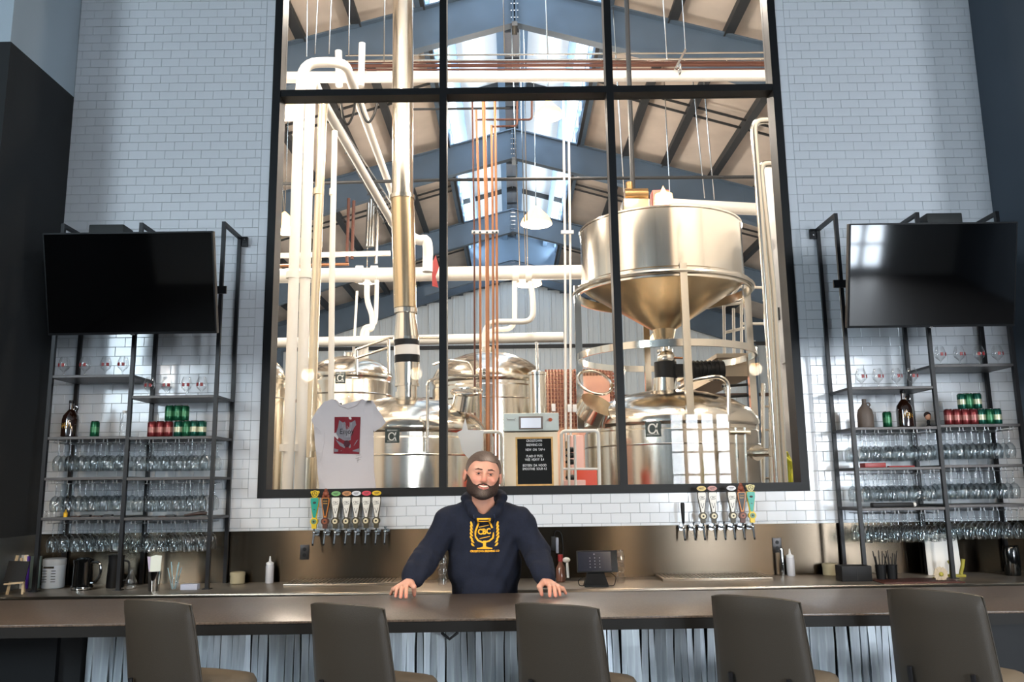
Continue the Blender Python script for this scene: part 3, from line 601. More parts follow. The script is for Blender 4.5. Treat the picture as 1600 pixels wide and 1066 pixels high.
# --- white interior wall with a door, mezzanine slab and its railing
Xw = xat(1206, 480, 11.0)
m_cmu = mat('white_painted_block', (232, 228, 222), .7)
iw = struct('partition', MB().box((Xw, 9.4, 0), (Xw+.15, 11.3, zat(283, 11.4, 1210))), m_cmu)
d = struct('door_1', MB().box((Xw-.03, 9.75, zat(553, 9.8, 1230)), (Xw-.005, 10.7, zat(375, 10.2, 1225))), mat('white_door_paint', (225, 224, 222), .4))
MB().box((Xw-.05, 10.6, zat(490, 10.2, 1225)), (Xw-.03, 10.66, zat(470, 10.2, 1225))).build('door_handle', m_purlin, d)
t = thing('mezzanine_slab', 'cream mezzanine landing edge beyond the broad vessel', 'platform', at(1160, 575, Y=12))
z0, z1 = zat(588, 12, 1160), zat(560, 12, 1160)
MB().box((xat(1124, 575, 12), 12, z0), (Xw, 14.8, z1)).box((xat(1118, 575, 12), 11.9, z1), (Xw, 14.8, z1+.06)).build('landing', mat('cream_fascia', (224, 204, 176), .6), t)
t = thing('landing_rail', 'white tubular guard rail standing on the mezzanine landing', 'railing', at(1150, 555, Y=12.2))
for a, b in (((1131, 477), (1170, 472)), ((1131, 520), (1175, 510)), ((1131, 477), (1155, 448)), ((1155, 448), (1240, 452)), ((1160, 506), (1240, 506))): MB().tube([at(*a, Y=12.2), at(*b, Y=12.2)], .022, 8).build('rail', m_insul, t)
for x, ya in ((1131, 477), (1146, 482), (1158, 455), (1170, 472)): MB().tube([at(x, ya, Y=12.2), at(x+1, 560, Y=12.2)], .022, 8).build('post', m_insul, t)
t = thing('ladder', 'steel ladder leaning between the broad vessel and the twin risers', 'ladder', at(1185, 760, Y=11.5))
for dx in (0, 12): MB().tube([at(1182+dx, 780, Y=11), at(1192+dx, 600, Y=11.8)], .03, 8).build('side_rail', m_pipe, t)
for k in range(9): f_ = k/9; MB().tube([at(1182, 780, Y=11).lerp(at(1192, 600, Y=11.8), f_), at(1194, 780, Y=11).lerp(at(1204, 600, Y=11.8), f_)], .015, 6).build('rung', m_pipe, t)
t = thing('guard_rail', 'low steel guard rail ending behind the grab rail of the broad vessel', 'railing', at(1150, 600, Y=12.4))
for y in (600, 617): MB().tube([at(1128, y+4, Y=12), at(1182, y, Y=12)], .02, 8).build('rail', m_purlin, t)
MB().tube([at(1130, 600, Y=12), at(1150, 660, Y=12)], .02, 8).build('brace', m_pipe, t)
hs = thing('coiled_hose', 'yellow-green hose coiled on the wall at the hopper side window corner', 'hose', at(1229, 735, Y=9.3))
for k in range(6):
    c0 = at(1222+3*(k % 3), 724+5*k, Y=9.2-.03*k); MB().tube([c0+Vector((.075*math.cos(2*pi*j/14)*(1+.2*math.sin(j*2+k)), .02*math.sin(3*j+k), (.15+.02*k)*math.sin(2*pi*j/14))) for j in range(14)], .012, 6, True).build('loop', mat('yellow_green_hose', (190, 190, 50), .4), hs)
# --- wash down control cabinet, pipe frames
t = thing('control_cabinet', 'white control cabinet with a small screen, behind the black letter board', 'cabinet', at(830, 700, Y=8.2)); Y0 = 8.2
MB().bbox(at(787, 674, Y=Y0), at(873, 645, Y=Y0)+Vector((0, .35, 0)), .01).build('head_box', mat('pale_mint_enamel', (226, 232, 222), .4), t)
bdy = MB().box(at(789, 800, Y=Y0+.04), at(871, 675, Y=Y0+.04)+Vector((0, .3, 0))).build('body', mat('warm_satin_steel', (226, 206, 176), .35, metal=.5), t)
sc = MB().bbox(at(811, 671, Y=Y0-.02), at(848, 650.5, Y=Y0-.02)+Vector((0, .03, 0)), .004).build('screen_bezel', mat('taupe_bezel', (140, 124, 112), .5), t); MB().box(at(814, 669, Y=Y0-.025), at(845, 653, Y=Y0-.025)+Vector((0, .004, 0))).build('screen', mat('lit_screen', (225, 228, 235), .3, emit=((225, 230, 240), .5)), sc)
MB().cyl(at(860, 656, Y=Y0-.03), at(860, 656, Y=Y0+.01), .018, n=14).build('rotary_switch', mat('orange_red', (205, 90, 40), .4), t); MB().tube([at(792, 654, Y=Y0-.01), at(793, 656, Y=Y0-.04), at(804, 656, Y=Y0-.04), at(805, 654, Y=Y0-.01)], .005, 6).build('handle', m_pipe, t)
def pframe(lab, pts, extra, Y):
    t = thing('pipe_stand', lab, 'railing', at(*pts[0], Y=Y)); MB().tube([at(*p, Y=Y) for p in pts], .018, 8, bend=.05).build('frame', m_insul, t)
    for a, b, r in extra: MB().tube([at(*a, Y=Y), at(*b, Y=Y)], r, 8).build('rail', m_insul, t)
pframe('cream pipe frame on the bartender side of the control cabinet', [(744, 790), (744, 675), (783, 675), (783, 790)], [((754, 682), (754, 790), .01), ((770, 682), (770, 790), .01), ((744, 720), (783, 720), .012)], 8.6)
pframe('cream pipe frame on the hopper side of the control cabinet', [(877, 790), (877, 674), (935, 673), (935, 790)], [((877, 733), (935, 733), .012), ((888, 680), (888, 790), .014), ((898, 680), (898, 790), .014)], 8.6)
t = thing('pump_skid', 'dark valve and pump set inside the cream pipe frame', 'pump', at(892, 720, Y=8.9))
for y in (703, 712, 722, 746, 752): MB().ball(at(892, y, Y=8.9), (.06, .05, .03)).build('valve_body', m_black, t)
MB().tube([at(886, 780, Y=8.9), at(886, 690, Y=8.9)], .02, 8).build('pipe', m_pipe, t)
q0 = at(883, 780, Y=8.75); q0.z = 0
tag(MB().bbox(q0, at(915, 750, Y=8.75)+Vector((0, .3, 0)), .01).build('pink_crate', mat('pale_pink_plastic', (236, 190, 180), .5)), 'pale pink box low inside the cream pipe frame', 'box')
q0 = at(900, 780, Y=9.3); q0.z = 0
tag(MB().bbox(q0, at(933, 732, Y=9.3)+Vector((0, .3, 0)), .02).build('waste_bin', mat('orange_red_bin', (215, 80, 55), .5)), 'orange red bin behind the pale pink box', 'bin')
q0 = at(893, 740, Y=10.0); q0.z = 0
tag(MB().bbox(q0, at(912, 680, Y=10)+Vector((0, .3, 0)), .02).build('striped_carton', mat('white_red_carton', (226, 180, 165), .5)), 'white and red carton above the orange bin', 'box')
c = at(735, 700, Y=8.45); tw = thing('white_cloth', 'white rag hanging in a point from the pipe frame behind the bartender head', 'cloth', c)
pts = [(714, 676), (722, 672), (727, 654), (731, 672), (756, 673), (752, 705), (742, 735), (733, 718), (722, 705), (719, 690)]
MB().prism([(at(x, y, Y=8.45).x-c.x, at(x, y, Y=8.45).z-c.z) for x, y in pts], -.012, .012, Matrix.Translation(c)).build('drape', mat('white_cloth', (240, 234, 226), .85), tw, 0)
# --- pallets of cans at the far side
Yk = 17.0
cs = thing('can_pallet', 'tall wrapped pallet of brown cans behind the slim twin risers', 'pallet', (at(880, 640, Y=Yk).x, Yk, 0)); P0, P1 = at(852, 668, Y=Yk), at(960, 575, Y=Yk)
P0b = P0.copy(); P0b.z = 0
MB().box(P0b+Vector((.03, .06, 0)), P1+Vector((-.03, 1.2, -.02))).build('core', mat('pale_dunnage', (214, 176, 150), .7), cs, 0)
cc = MB(); nx, nz = 22, 15
for i in range(nx):
    for j in range(nz):
        x = P0.x+(i+.5)*(P1.x-P0.x)/nx; z = P0.z+(j+.5)*(P1.z-P0.z)/nz; cc.box((x-.018, Yk, z-.027), (x+.018, Yk+.05, z+.027))
tag(cc.build('cans', mat('brown_can', (92, 44, 28), .4), cs, 0), kind='stuff')
q0 = at(905, 668, Y=Yk-.6); q0.z = 0
tag(bx(q0, at(952, 587, Y=Yk-.6)+Vector((0, .5, 0))).build('carton_stack', mat('pinkish_carton', (216, 160, 142), .6)), 'pinkish stack of cartons in front of the can pallet', 'carton')
for k, (x, y) in enumerate(((865, 637), (890, 638), (898, 638))):
    tag(MB().bbox(at(x-3, y+6, Y=10.4), at(x+3, y-6, Y=10.4)+Vector((0, .05, 0)), .004).build('outlet_box', m_white2), 'small white outlet box, %s' % ('alone in front of the can pallet', 'on the first pale twin riser', 'on the second pale twin riser')[k], 'outlet box')
# floor level warm band behind the sill
tag(bx(at(500, 800, Y=8.9), at(700, 740, Y=8.9)+Vector((0, .02, 0))).build('floor_box', m_insul), 'x', 'x') if False else None
# --- high bay lamps
m_prism = mat('prismatic_acrylic_shade', (240, 200, 150), .4, emit=((255, 186, 116), 3.6))
lamps = [(857, 181, 13.0, .235, 420, 'largest ceiling lamp, just below the transom'), (838, 350, 20, .40, 700, 'second ceiling lamp, below the second roof girder'), (825, 444, 15.6, .27, 300, 'lamp hanging right at the header pipe over the middle vessel'),
         (441, 176, 11.5, .28, 300, 'ceiling lamp half hidden by the window frame, the higher of the two there'), (444, 360, 15, .3, 340, 'lower lamp beside the window frame on the T-shirt side'), (573, 440, 21, .3, 260, 'lamp glowing under the header beside the drop pipes'),
         (1056, 500, 16, .16, 160, 'small lamp shining between hopper cone and ring'), (1022, 537, 22, .22, 160, 'far lamp low behind the ring frame'), (1037, 313, 10.9, .13, 60, 'small round lamp on the hopper rim')]
for px, py, Y, r, pw, lab in lamps+[(x, None, y, .3, 380, 'added unseen fill lamp hanging low %s' % w) for x, y, w in ((-6, 16, 'behind the white risers, nearer one'), (-9, 24, 'behind the white risers, farther one'), (6, 16, 'past the broad vessel, nearer one'), (9, 24, 'past the broad vessel, farther one'))]:  # the low side lamps are added fill, out of view
    P = at(px, py, Y=Y) if py else Vector((px, Y, 4.65)); t = thing('high_bay_lamp', lab, 'lamp', P, 'brewhouse ceiling lamps')
    MB().lathe([(r*.98, -.01), (r, 0), (r*.92, .08), (r*.75, r*.5), (r*.4, r*.85), (r*.28, r), (0, r+.08)], P, 24).build('reflector', m_prism, t)
    MB().lathe([(0, -.02), (r*.9, -.02), (r*.93, .02), (r*.5, .05), (0, .05)], P, 24).build('bulb_lens', m_lampglow, t)
    if r > .15: MB().tube([P+Vector((0, 0, r)), (P.x, P.y, (roofz(P.x)+.3) if abs(P.x-RX) > MW else mz(P.x)+.03)], .012, 6).build('cord', m_pipe, t)
    point('lamp_light', P+Vector((0, 0, -.15)), r*.8, pw, WARM)
# lamps of the front bay, above the field of view
for x in (-4.5, -1.5, 1.6, 4.5):
    P = Vector((x, 8.6, 7.4)); t = thing('high_bay_lamp', 'front bay lamp above the window head, %s' % {-4.5: 'over the T-shirt side corner', -1.5: 'over the white risers', 1.6: 'over the control cabinet', 4.5: 'over the twin steel risers'}[x], 'lamp', P, 'front bay ceiling lamps')
    MB().lathe([(.3, 0), (.28, .05), (.16, .16), (.09, .3), (0, .3)], P, 24).build('reflector', m_white2, t); MB().lathe([(0, -.02), (.27, -.02), (.27, .02), (0, .05)], P, 24).build('bulb_lens', m_lampglow, t)
    point('lamp_light', P+Vector((0, 0, -.15)), .25, 300, WARM)
# drop cables in the open hall
for k, (x, ya, xb, yb, Y) in enumerate(((808, 300, 812, 415, 17), (818, 300, 821, 413, 17), (1088, 178, 1101, 310, 15), (1102, 152, 1116, 312, 15), (966, 150, 975, 300, 14), (984, 150, 989, 298, 11.2), (435, 180, 444, 340, 15))):
    pa, pb = at(x, ya, Y=Y), at(xb, yb, Y=Y); pa = pb+(pa-pb)*(((roofz(pa.x)+.3 if abs(pa.x-RX) > MW else mz(pa.x)+.03)-pb.z)/(pa.z-pb.z))
    tag(MB().tube([pa, pb], .012 if k != 5 else .035, 6).build('drop_cable', m_pipe if k != 5 else m_purlin), 'thin hanging cable, %s' % ('first of the pair below the ridge', 'second of the pair below the ridge', 'first of the pair over the hopper drum', 'second of the pair over the hopper drum', 'beside the second mullion', 'thickest, running down to the hopper motor', 'holding the lower lamp by the window frame')[k], 'cable')
for k, (x, y) in enumerate(((687, 440), (660, 440), (672, 440))): pass

at = at_
# ================================================================ TAPROOM: BACK COUNTER
CZT = .905; CY = 6.06
bc = thing('back_counter', 'brushed stainless back counter running along the tiled wall', 'counter', (0, 6.4, 0))
MB().bbox((XL+.014, CY, CZT-.04), (XR-.014, WY-.015, CZT), .006).build('worktop', m_ctop, bc)
for k in range(10):
    w = (XR-XL-.1)/10; x = XL+.05+k*w
    f = MB().bbox((x+.004, CY+.03, .12), (x+w-.004, CY+.055, CZT-.06), .004).build('door', m_brush, bc); MB().tube([(x+w*.5-.08, CY+.03, .8), (x+w*.5-.08, CY, .8), (x+w*.5+.08, CY, .8), (x+w*.5+.08, CY+.03, .8)], .006, 6).build('handle', m_bright, f)
MB().box((XL+.03, CY+.056, .0), (XR-.03, WY-.02, CZT-.041)).build('carcass', m_black, bc)
for nm, (a, b) in (('T-shirt side', (478, 606)), ('hopper side', (1062, 1182))):
    x0, x1 = xat(a-30, 900, 6.5), xat(b+20, 900, 6.5)
    t = thing('drip_tray', 'flat steel drip tray below the taps on the %s' % nm, 'tray', ((x0+x1)/2, 6.56, CZT))
    MB().bbox((x0, 6.40, CZT), (x1, 6.74, CZT+.022), .005).build('pan', m_ctop, t); g = MB(); [g.box((x0+.02+k*.03, 6.42, CZT+.022), (x0+.028+k*.03, 6.72, CZT+.026)) for k in range(int((x1-x0-.04)/.03))]; g.build('grate', m_bright, t)
# ---------------------------------------------------------------- bar
BZ = 1.07; BY0, BY1 = 3.73, 4.56
bar = thing('bar_counter', 'long dark speckled stone bar with a weathered silver slat front', 'bar', (0, 4.2, 0))
MB().bbox((-4.4, BY0, BZ-.010), (4.6, BY1, BZ), .002).build('countertop', m_stone, bar)
MB().box((-4.4, BY0+.003, BZ-.055), (4.6, BY1-.01, BZ-.0105)).build('underlayment', m_stonedge, bar)
xs0 = xat(137, 1000, 4.08); xs1 = xat(1482, 1000, 4.08)
MB().box((-4.4, 4.1, 0), (4.6, 4.14, BZ-.056)).build('front_panel', mat('dark_gap_panel', (22, 23, 26), .8), bar)
MB().box((-4.4, 4.02, 0), (xat(90, 1000, 4.02), 4.1, BZ-.056)).build('end_panel', m_black, bar)
MB().box((xat(92, 1000, 4.06), 4.05, 0), (xs0-.01, 4.1, BZ-.056)).build('end_panel', m_dark2, bar)
MB().box((xs1+.01, 4.04, 0), (4.6, 4.1, BZ-.056)).build('end_panel', m_black, bar)
MB().box((-4.4, BY1-.1, 0), (4.6, BY1-.06, BZ-.056)).build('back_panel', m_black, bar)
x = xs0; k = 0
slm = []
for j in range(7):
    mb = MB(); w0 = .020+.0035*j; n = 8; vs = []
    for i in range(n+1):
        z = i/n*1.01; off = .004*math.sin(j*1.7+i*(.7+.13*j))*(1 if j % 2 else .6); w = w0+.003*math.sin(i*1.9+j)
        y = -.006*math.sin(i*.9+j*2)
        vs += [(off-w/2, y, z), (off+w/2, y+.002, z), (off+w/2, y+.012, z), (off-w/2, y+.012, z)]
    fs = [(4*i+q, 4*i+(q+1) % 4, 4*i+4+(q+1) % 4, 4*i+4+q) for i in range(n) for q in range(4)]+[(3, 2, 1, 0), (4*n, 4*n+1, 4*n+2, 4*n+3)]
    mb.add(vs, fs); o = mb.build('slat', m_slat, None, 0); slm.append(o.data); bpy.data.objects.remove(o)
while x < xs1:
    j = random.randrange(7); w = .020+.0035*j
    o = bpy.data.objects.new('slat', slm[j]); COL.objects.link(o); o.parent = bar; o.location = (x+w/2, 4.085-4.2-random.random()*.014, .0); o.rotation_euler = (0, random.gauss(0, .0035), random.gauss(0, .16)); x += w+random.choice((-.0005, .0005, .001, .002, .005)); k += 1
print('slats', k)
for x, y in ((704, 990), (1372, 966)):
    h = MB(); P = at(x, y, Y=4.06); h.tube([P+Vector((-.03, .02, .02)), P+Vector((-.035, -.05, .01)), P+Vector((0, -.06, -.015)), P+Vector((.035, -.05, .01)), P+Vector((.03, .02, .02))], .007, 8); h.build('bag_hook', m_bright if x > 1000 else m_purlin, bar)
# ================================================================ STOOLS
def stool():
    t = thing('bar_stool', '', 'stool', (0, 0, 0), 'taupe bar stools along the bar')
    # backrest: curved shell, origin at the stool's seat centre, facing +Y
    def back(u, v):      # u -1..1, v 0..1
        hw = (.205-.022*v)*1.0; cu = .045*u*u; return Vector((u*hw, -.20-.075*v+cu, .80+.40*v-.014*abs(u)**3*(v > .8)))
    g = MB(); nu, nv = 14, 10; vs = []
    for side in (0, 1):
        for j in range(nv+1):
            for i in range(nu+1):
                u, v = -1+2*i/nu, j/nv; e = min(1, (1-abs(u))*6+.25, (1-v)*7+.25, 1); P = back(u*(1 if v < .93 else 1-.35*(v-.93)), v); th = .016*e**.5
                vs.append(P+Vector((0, (-th if side == 0 else th), 0)))
    N = (nu+1)*(nv+1); fs = []
    for j in range(nv):
        for i in range(nu):
            a = j*(nu+1)+i; fs += [(a, a+1, a+nu+2, a+nu+1), (N+a, N+a+nu+1, N+a+nu+2, N+a+1)]
    for j in range(nv):
        a = j*(nu+1); b = a+nu; fs += [(a, a+nu+1, N+a+nu+1, N+a), (b, N+b, N+b+nu+1, b+nu+1)]
    for i in range(nu): a = nv*(nu+1)+i; fs += [(a, a+1, N+a+1, N+a), (i, N+i, N+i+1, i+1)]
    g.add(vs, fs); b = g.build('backrest', m_stool, t, 60)
    ed = [back(-1, v/8) for v in range(9)]+[back(-1+i/6, 1) for i in range(1, 13)]+[back(1, 1-v/8) for v in range(1, 9)]
    MB().tube(ed, .0045, 6).build('piping', m_stool, b)
    s_ = MB(); n = 28; vs = []
    prof = ((.86, .80), (1, .815), (1.0, .842), (.95, .860), (.7, .870), (0, .873))
    for r, z in prof:
        for k in range(n):
            a = 2*pi*k/n; cxx, sxx = math.cos(a), math.sin(a); q = 1/(abs(cxx)**4+abs(sxx)**4)**.25; vs.append((.215*q*r*cxx, .205*q*r*sxx+.0, z))
    s_.add(vs, [(i*n+k, i*n+(k+1) % n, (i+1)*n+(k+1) % n, (i+1)*n+k) for i in range(len(prof)-1) for k in range(n)]+[tuple(range(n))[::-1]]); s_.build('seat', mat('taupe_seat_fabric', (104, 96, 84), .7, bump=.12, bscale=350), t, 50)
    MB().tube([(-.12, 0, .79), (-.12, -.225, .79), (-.12, -.235, .9)], .01, 8, bend=.04).tube([(.12, 0, .79), (.12, -.225, .79), (.12, -.235, .9)], .01, 8, bend=.04).build('back_bracket', m_frame, t)
    MB().cyl((0, 0, .72), (0, 0, .802), .09, n=20).build('seat_plate', m_frame, t)
    for sx in (-1, 1):
        for sy in (-1, 1): MB().tube([(sx*.08, sy*.08, .74), (sx*.2, sy*.19, .0)], .012, 8).build('leg', m_frame, t)
    MB().tube([(-.155, -.15, .27), (.155, -.15, .27), (.155, .15, .27), (-.155, .15, .27)], .009, 8, closed=True).build('foot_ring', m_frame, t)
    return t
st0 = stool()
sts = ((178, 288, 25, 'taupe bar stool at the dark end of the bar, below the wall easel'), (472, 593, 27, 'taupe bar stool below the taps under the hanging T-shirt'), (792, 934, 27, 'taupe bar stool right in front of the bartender'),
       (1101, 1247, 37, 'taupe bar stool between the bartender and the red-print mat end'), (1377, 1532, 46, 'taupe bar stool in front of the speckled bar end below the brown mat'))
for i, (a, b, th, lab) in enumerate(sts):
    Yb = 3.36; xc = (xat(a, 950, Yb)+xat(b, 950, Yb))/2; zt2 = at((a+b)/2, {0: 940, 1: 946, 2: 946, 3: 934, 4: 924}[i], Y=Yb).z
    r = math.radians(-th); off = Vector((0, .262, 0)); off.rotate(Matrix.Rotation(r, 3, 'Z'))
    o = st0 if i == 0 else dup(st0); o.location = (xc+off.x, Yb+off.y, zt2-1.197); o.rotation_euler = (0, 0, r); o['label'] = lab; o.scale = (.97, .97, 1)
    o.location.z = 0; o.scale.z = zt2/1.197
# ================================================================ GLASSWARE PROTOTYPES
def mesh_of(mb, m, smooth=40): o = mb.build('x', m, None, smooth); d = o.data; bpy.data.objects.remove(o); return d
sn = MB()
sn.lathe([(.034, 0), (.033, .004), (.006, .010), (.005, .03), (.012, .04), (.036, .062), (.044, .085), (.040, .112), (.030, .142), (.027, .15)], (0, 0, 0), 18); sn.f = sn.f[:-1]; sn.m = sn.m[:-1]
sn.mi = 1
for a0 in (-.55, .25):
    n = 5; vs = [(.0448*math.cos(-pi/2+a0+.3*i/n*1.6), .0448*math.sin(-pi/2+a0+.3*i/n*1.6), z) for z in (.072, .098) for i in range(n+1)]; sn.add(vs, [(i, i+1, n+2+i, n+1+i) for i in range(n)])
d_snift = mesh_of(sn, [m_glass, m_red])
wg = MB(); wg.lathe([(.0295, -.215), (.034, -.20), (.040, -.165), (.036, -.13), (.022, -.105), (.006, -.095), (.0045, -.05), (.0045, -.008), (.012, -.004), (.034, -.0015), (.034, 0)], (0, 0, 0), 14); wg.f = wg.f[1:]; wg.m = wg.m[1:]
d_wine = mesh_of(wg, m_stem)
def single(name, data, loc, label, cat, group=None, rz=0):
    o = bpy.data.objects.new(name, data); COL.objects.link(o); o.location = loc; o.rotation_euler = (0, 0, rz); return tag(o, label, cat, group)
m_cap = mat('can_aluminium', (200, 200, 205), .25, metal=1)
def can_mesh(name, rgb, band):
    c = MB(); c.lathe([(.028, 0), (.033, .006), (.033, .035)], (0, 0, 0), 18); c.mi = 1; c.lathe([(.0331, .035), (.0331, .075)], (0, 0, 0), 18); c.mi = 0; c.lathe([(.033, .075), (.033, .108), (.027, .117)], (0, 0, 0), 18); c.mi = 2
    c.lathe([(.027, .117), (.0285, .122), (.025, .119), (0, .119)], (0, 0, 0), 18); return mesh_of(c, [mat(name, rgb, .3, metal=.55), mat(name+'_band', band, .35, metal=.3), m_cap])
d_green = can_mesh('green_can', (20, 86, 56), (60, 120, 80)); d_redc = can_mesh('red_can', (118, 42, 44), (160, 104, 96)); d_teal = can_mesh('teal_can', (20, 80, 66), (190, 190, 160))
m_amber = mat('dark_amber_glass', (34, 16, 8), .08, spec=.8, coat=1)
m_gold = mat('gold_print', (196, 150, 50), .4)
def growler(label, P):
    t = thing('growler', label, 'bottle', P); P = Vector(P)
    MB().lathe([(.05, 0), (.062, .008), (.062, .13), (.055, .165), (.03, .20), (.018, .215), (.0165, .262), (.02, .265)], P, 28).build('bottle', m_amber, t)
    MB().lathe([(.0205, .262), (.0205, .285), (0, .287)], P, 20).build('screw_cap', m_black, t); MB().ring(P+Vector((.034, 0, .222)), .017, .005, 16, 6, (0, 1, 0)).build('ring_handle', m_amber, t)
    d = MB(); 
    for a in range(-5, 6):
        for zz in (0, 1): pass
    vs = []; n = 8
    for z in (.045, .125):
        vs += [(P.x+.0626*math.sin(-.5+i/n), P.y-.0626*math.cos(-.5+i/n), P.z+z) for i in range(n+1)]
    g = MB(); Q = P+Vector((0, -.0632, .085))
    for sx in (-1, 1):
        for k in range(6): a = -1.1+k*.42; c0 = Q+Vector((sx*.030*math.cos(a), .004+.006*abs(math.cos(a)), .03*math.sin(a))); g.ball(c0, (.007, .0015, .005), 8, 4)
    g.tube([Q+Vector((x, 0, z)) for x, z in ((-.011, .022), (-.015, .0), (-.008, -.016), (0, -.02), (.008, -.016), (.015, 0), (.011, .022))], .002, 5, closed=True)
    g.text('CBC', .014, front(Q+Vector((0, -.001, .002)))); g.build('gold_emblem', m_gold, t)
    return t
# ================================================================ SHELF RACKS
m_hang = mat('pale_grey_wire', (150, 152, 155), .4, metal=.5)
def rack(side):
    A = side == 'T'
    # post tops / feet in x at the front plane and the wall plane
    if A: px_f = [(93, 353), (222, 351), (349, 347)]; name = 'black steel shelf rack on the T-shirt side of the window'
    else: px_f = [(1307, 335), (1440, 345), (1572, 345)]; name = 'black steel shelf rack on the hopper side of the window'
    YF, YBk = 6.36, 6.745
    X = [xat(344, 600, YF), xat(205.5, 600, YF), xat(79.5, 600, YF)][::-1] if A else [xat(1325, 620, YF), xat(1453, 540, YF), xat(1581, 540, YF)]
    X[2 if A else 0] = xat(348, 400, YF) if A else xat(1312, 420, YF)
    zt = at(350, 347, Y=YF).z if A else at(1307, 334, Y=YF).z
    rk = thing('shelf_rack', name, 'rack', (X[1], 6.55, CZT)); w = .028
    bw = [xat(364, 600, YBk), xat(238, 600, YBk), xat(115, 600, YBk)][::-1] if A else [xat(1302, 650, YBk), xat(1418, 540, YBk), xat(1541, 540, YBk)]
    bw = X
    for i, x in enumerate(X):
        MB().box((x-w/2, YF-w/2, CZT), (x+w/2, YF+w/2, zt)).build('post', m_frame, rk, 0)
        MB().box((x-w/2, YBk-w/2, CZT), (x+w/2, YBk+w/2, zt)).build('post', m_frame, rk, 0)
        MB().box((x-w/2, YF+w/2, zt-w), (x+w/2, YBk-w/2, zt)).build('top_bar', m_frame, rk, 0)
        MB().box((x-.03, YF-.03, CZT), (x+.03, YF+.03, CZT+.005)).build('foot_plate', m_frame, rk, 0)
    xi = X[2] if A else X[0]; sx = 1 if A else -1
    tb = MB().box((xi+sx*w/2, YBk, zt-.085), (xi+sx*(w/2+.05), YBk+.03, zt-.005)).build('wall_bracket', m_frame, rk, 0); MB().cyl((xi+sx*.04, YBk-.006, zt-.03), (xi+sx*.04, YBk, zt-.03), .006, n=8).cyl((xi+sx*.04, YBk-.006, zt-.06), (xi+sx*.04, YBk, zt-.06), .006, n=8).build('bolt', m_bright, tb)
    # shelves: (left bay z, right bay z)
    pz = lambda x, y: at(x, y, Y=YF).z
    if A: lv = [(pz(150, 586), pz(275, 618)), (pz(150, 682), pz(275, 682)), (pz(150, 745.5), pz(275, 745.5)), (pz(140, 808), pz(270, 808))]
    else: lv = [(pz(1400, 604), pz(1520, 569)), (pz(1405, 667), pz(1525, 663)), (pz(1410, 730), pz(1535, 726)), (pz(1415, 793), pz(1545, 788))]
    for r, (za, zb) in enumerate(lv):
        for bay, z in ((0, za), (1, zb)):
            a, b = X[bay], X[bay+1]
            MB().bbox((a+w/2, YF-.012, z-.022), (b-w/2, YBk-w/2, z), .003).build('shelf', m_shelf, rk, 0)
            for xx in (a, b): MB().box((xx-w/2+.002, YF+w/2, z-.022), (xx+w/2-.002, YBk-w/2, z-.003)).build('side_rail', m_frame, rk, 0)
            if r:
                nr = 6; sp = (b-a-.06)/nr
                for k in range(nr+1 if False else nr):
                    xr = a+.03+sp*(k+.5)
                    hk = MB()
                    for q in (-1, 1): hk.tube([(xr+q*.0045*3, YF+.0, z-.022), (xr+q*.0135, YF, z-.046), (xr+q*.024, YF, z-.046)], .0028, 5); hk.tube([(xr+q*.018, YF, z-.046), (xr+q*.018, YBk-.03, z-.046)], .0026, 5)
                    hk.build('glass_hanger', m_hang, rk)
                    who = ('T-shirt side rack' if A else 'hopper side rack'); bays = (('bay by the dark wall' if bay == 0 else 'bay by the window') if A else ('bay by the window' if bay == 0 else 'bay by the slate wall'))
                    lab = 'wine glass hanging under the %s glass shelf, %s, %s' % (('top', 'middle', 'bottom')[r-1], bays, who)
                    for d in range(4):
                        single('wine_glass', d_wine, (xr+random.gauss(0, .002), YF+.045+d*.083+random.gauss(0, .003), z-.0435), lab, 'glass', 'stemware %s %s %s' % (('top', 'middle', 'bottom')[r-1], bays, who))
    return X, lv, YF, YBk, zt
XA, LA, YF, YBk, ztA = rack('T'); XB, LB, _, _, ztB = rack('H')
YS = 6.46
def shelfobj(px, z, Y=YS): return Vector((at(px, 650, Y=Y).x if False else xat(px, 533-(z-CZ-(Y*math.tan(PITCH)))*FPX/Y*.9, Y), Y, z))
o4 = ('first', 'second', 'third', 'fourth')
for nm, xs_, z, end in (('upper shelf, T-shirt side rack', (100, 133, 165, 192), LA[0][0], 'the dark wall'), ('second shelf, T-shirt side rack', (233, 260, 291, 315), LA[0][1], 'the dark wall'),
                       ('second shelf, hopper side rack', (1347, 1373, 1402, 1427), LB[0][0], 'the window'), ('upper shelf, hopper side rack', (1471, 1501, 1532, 1561), LB[0][1], 'the window')):
    for k, x in enumerate(xs_): single('snifter_glass', d_snift, shelfobj(x, z, 6.42), 'red-printed snifter, %s from %s, %s' % (o4[k], end, nm), 'glass', 'snifters on the ' + nm, random.uniform(-.3, .3))
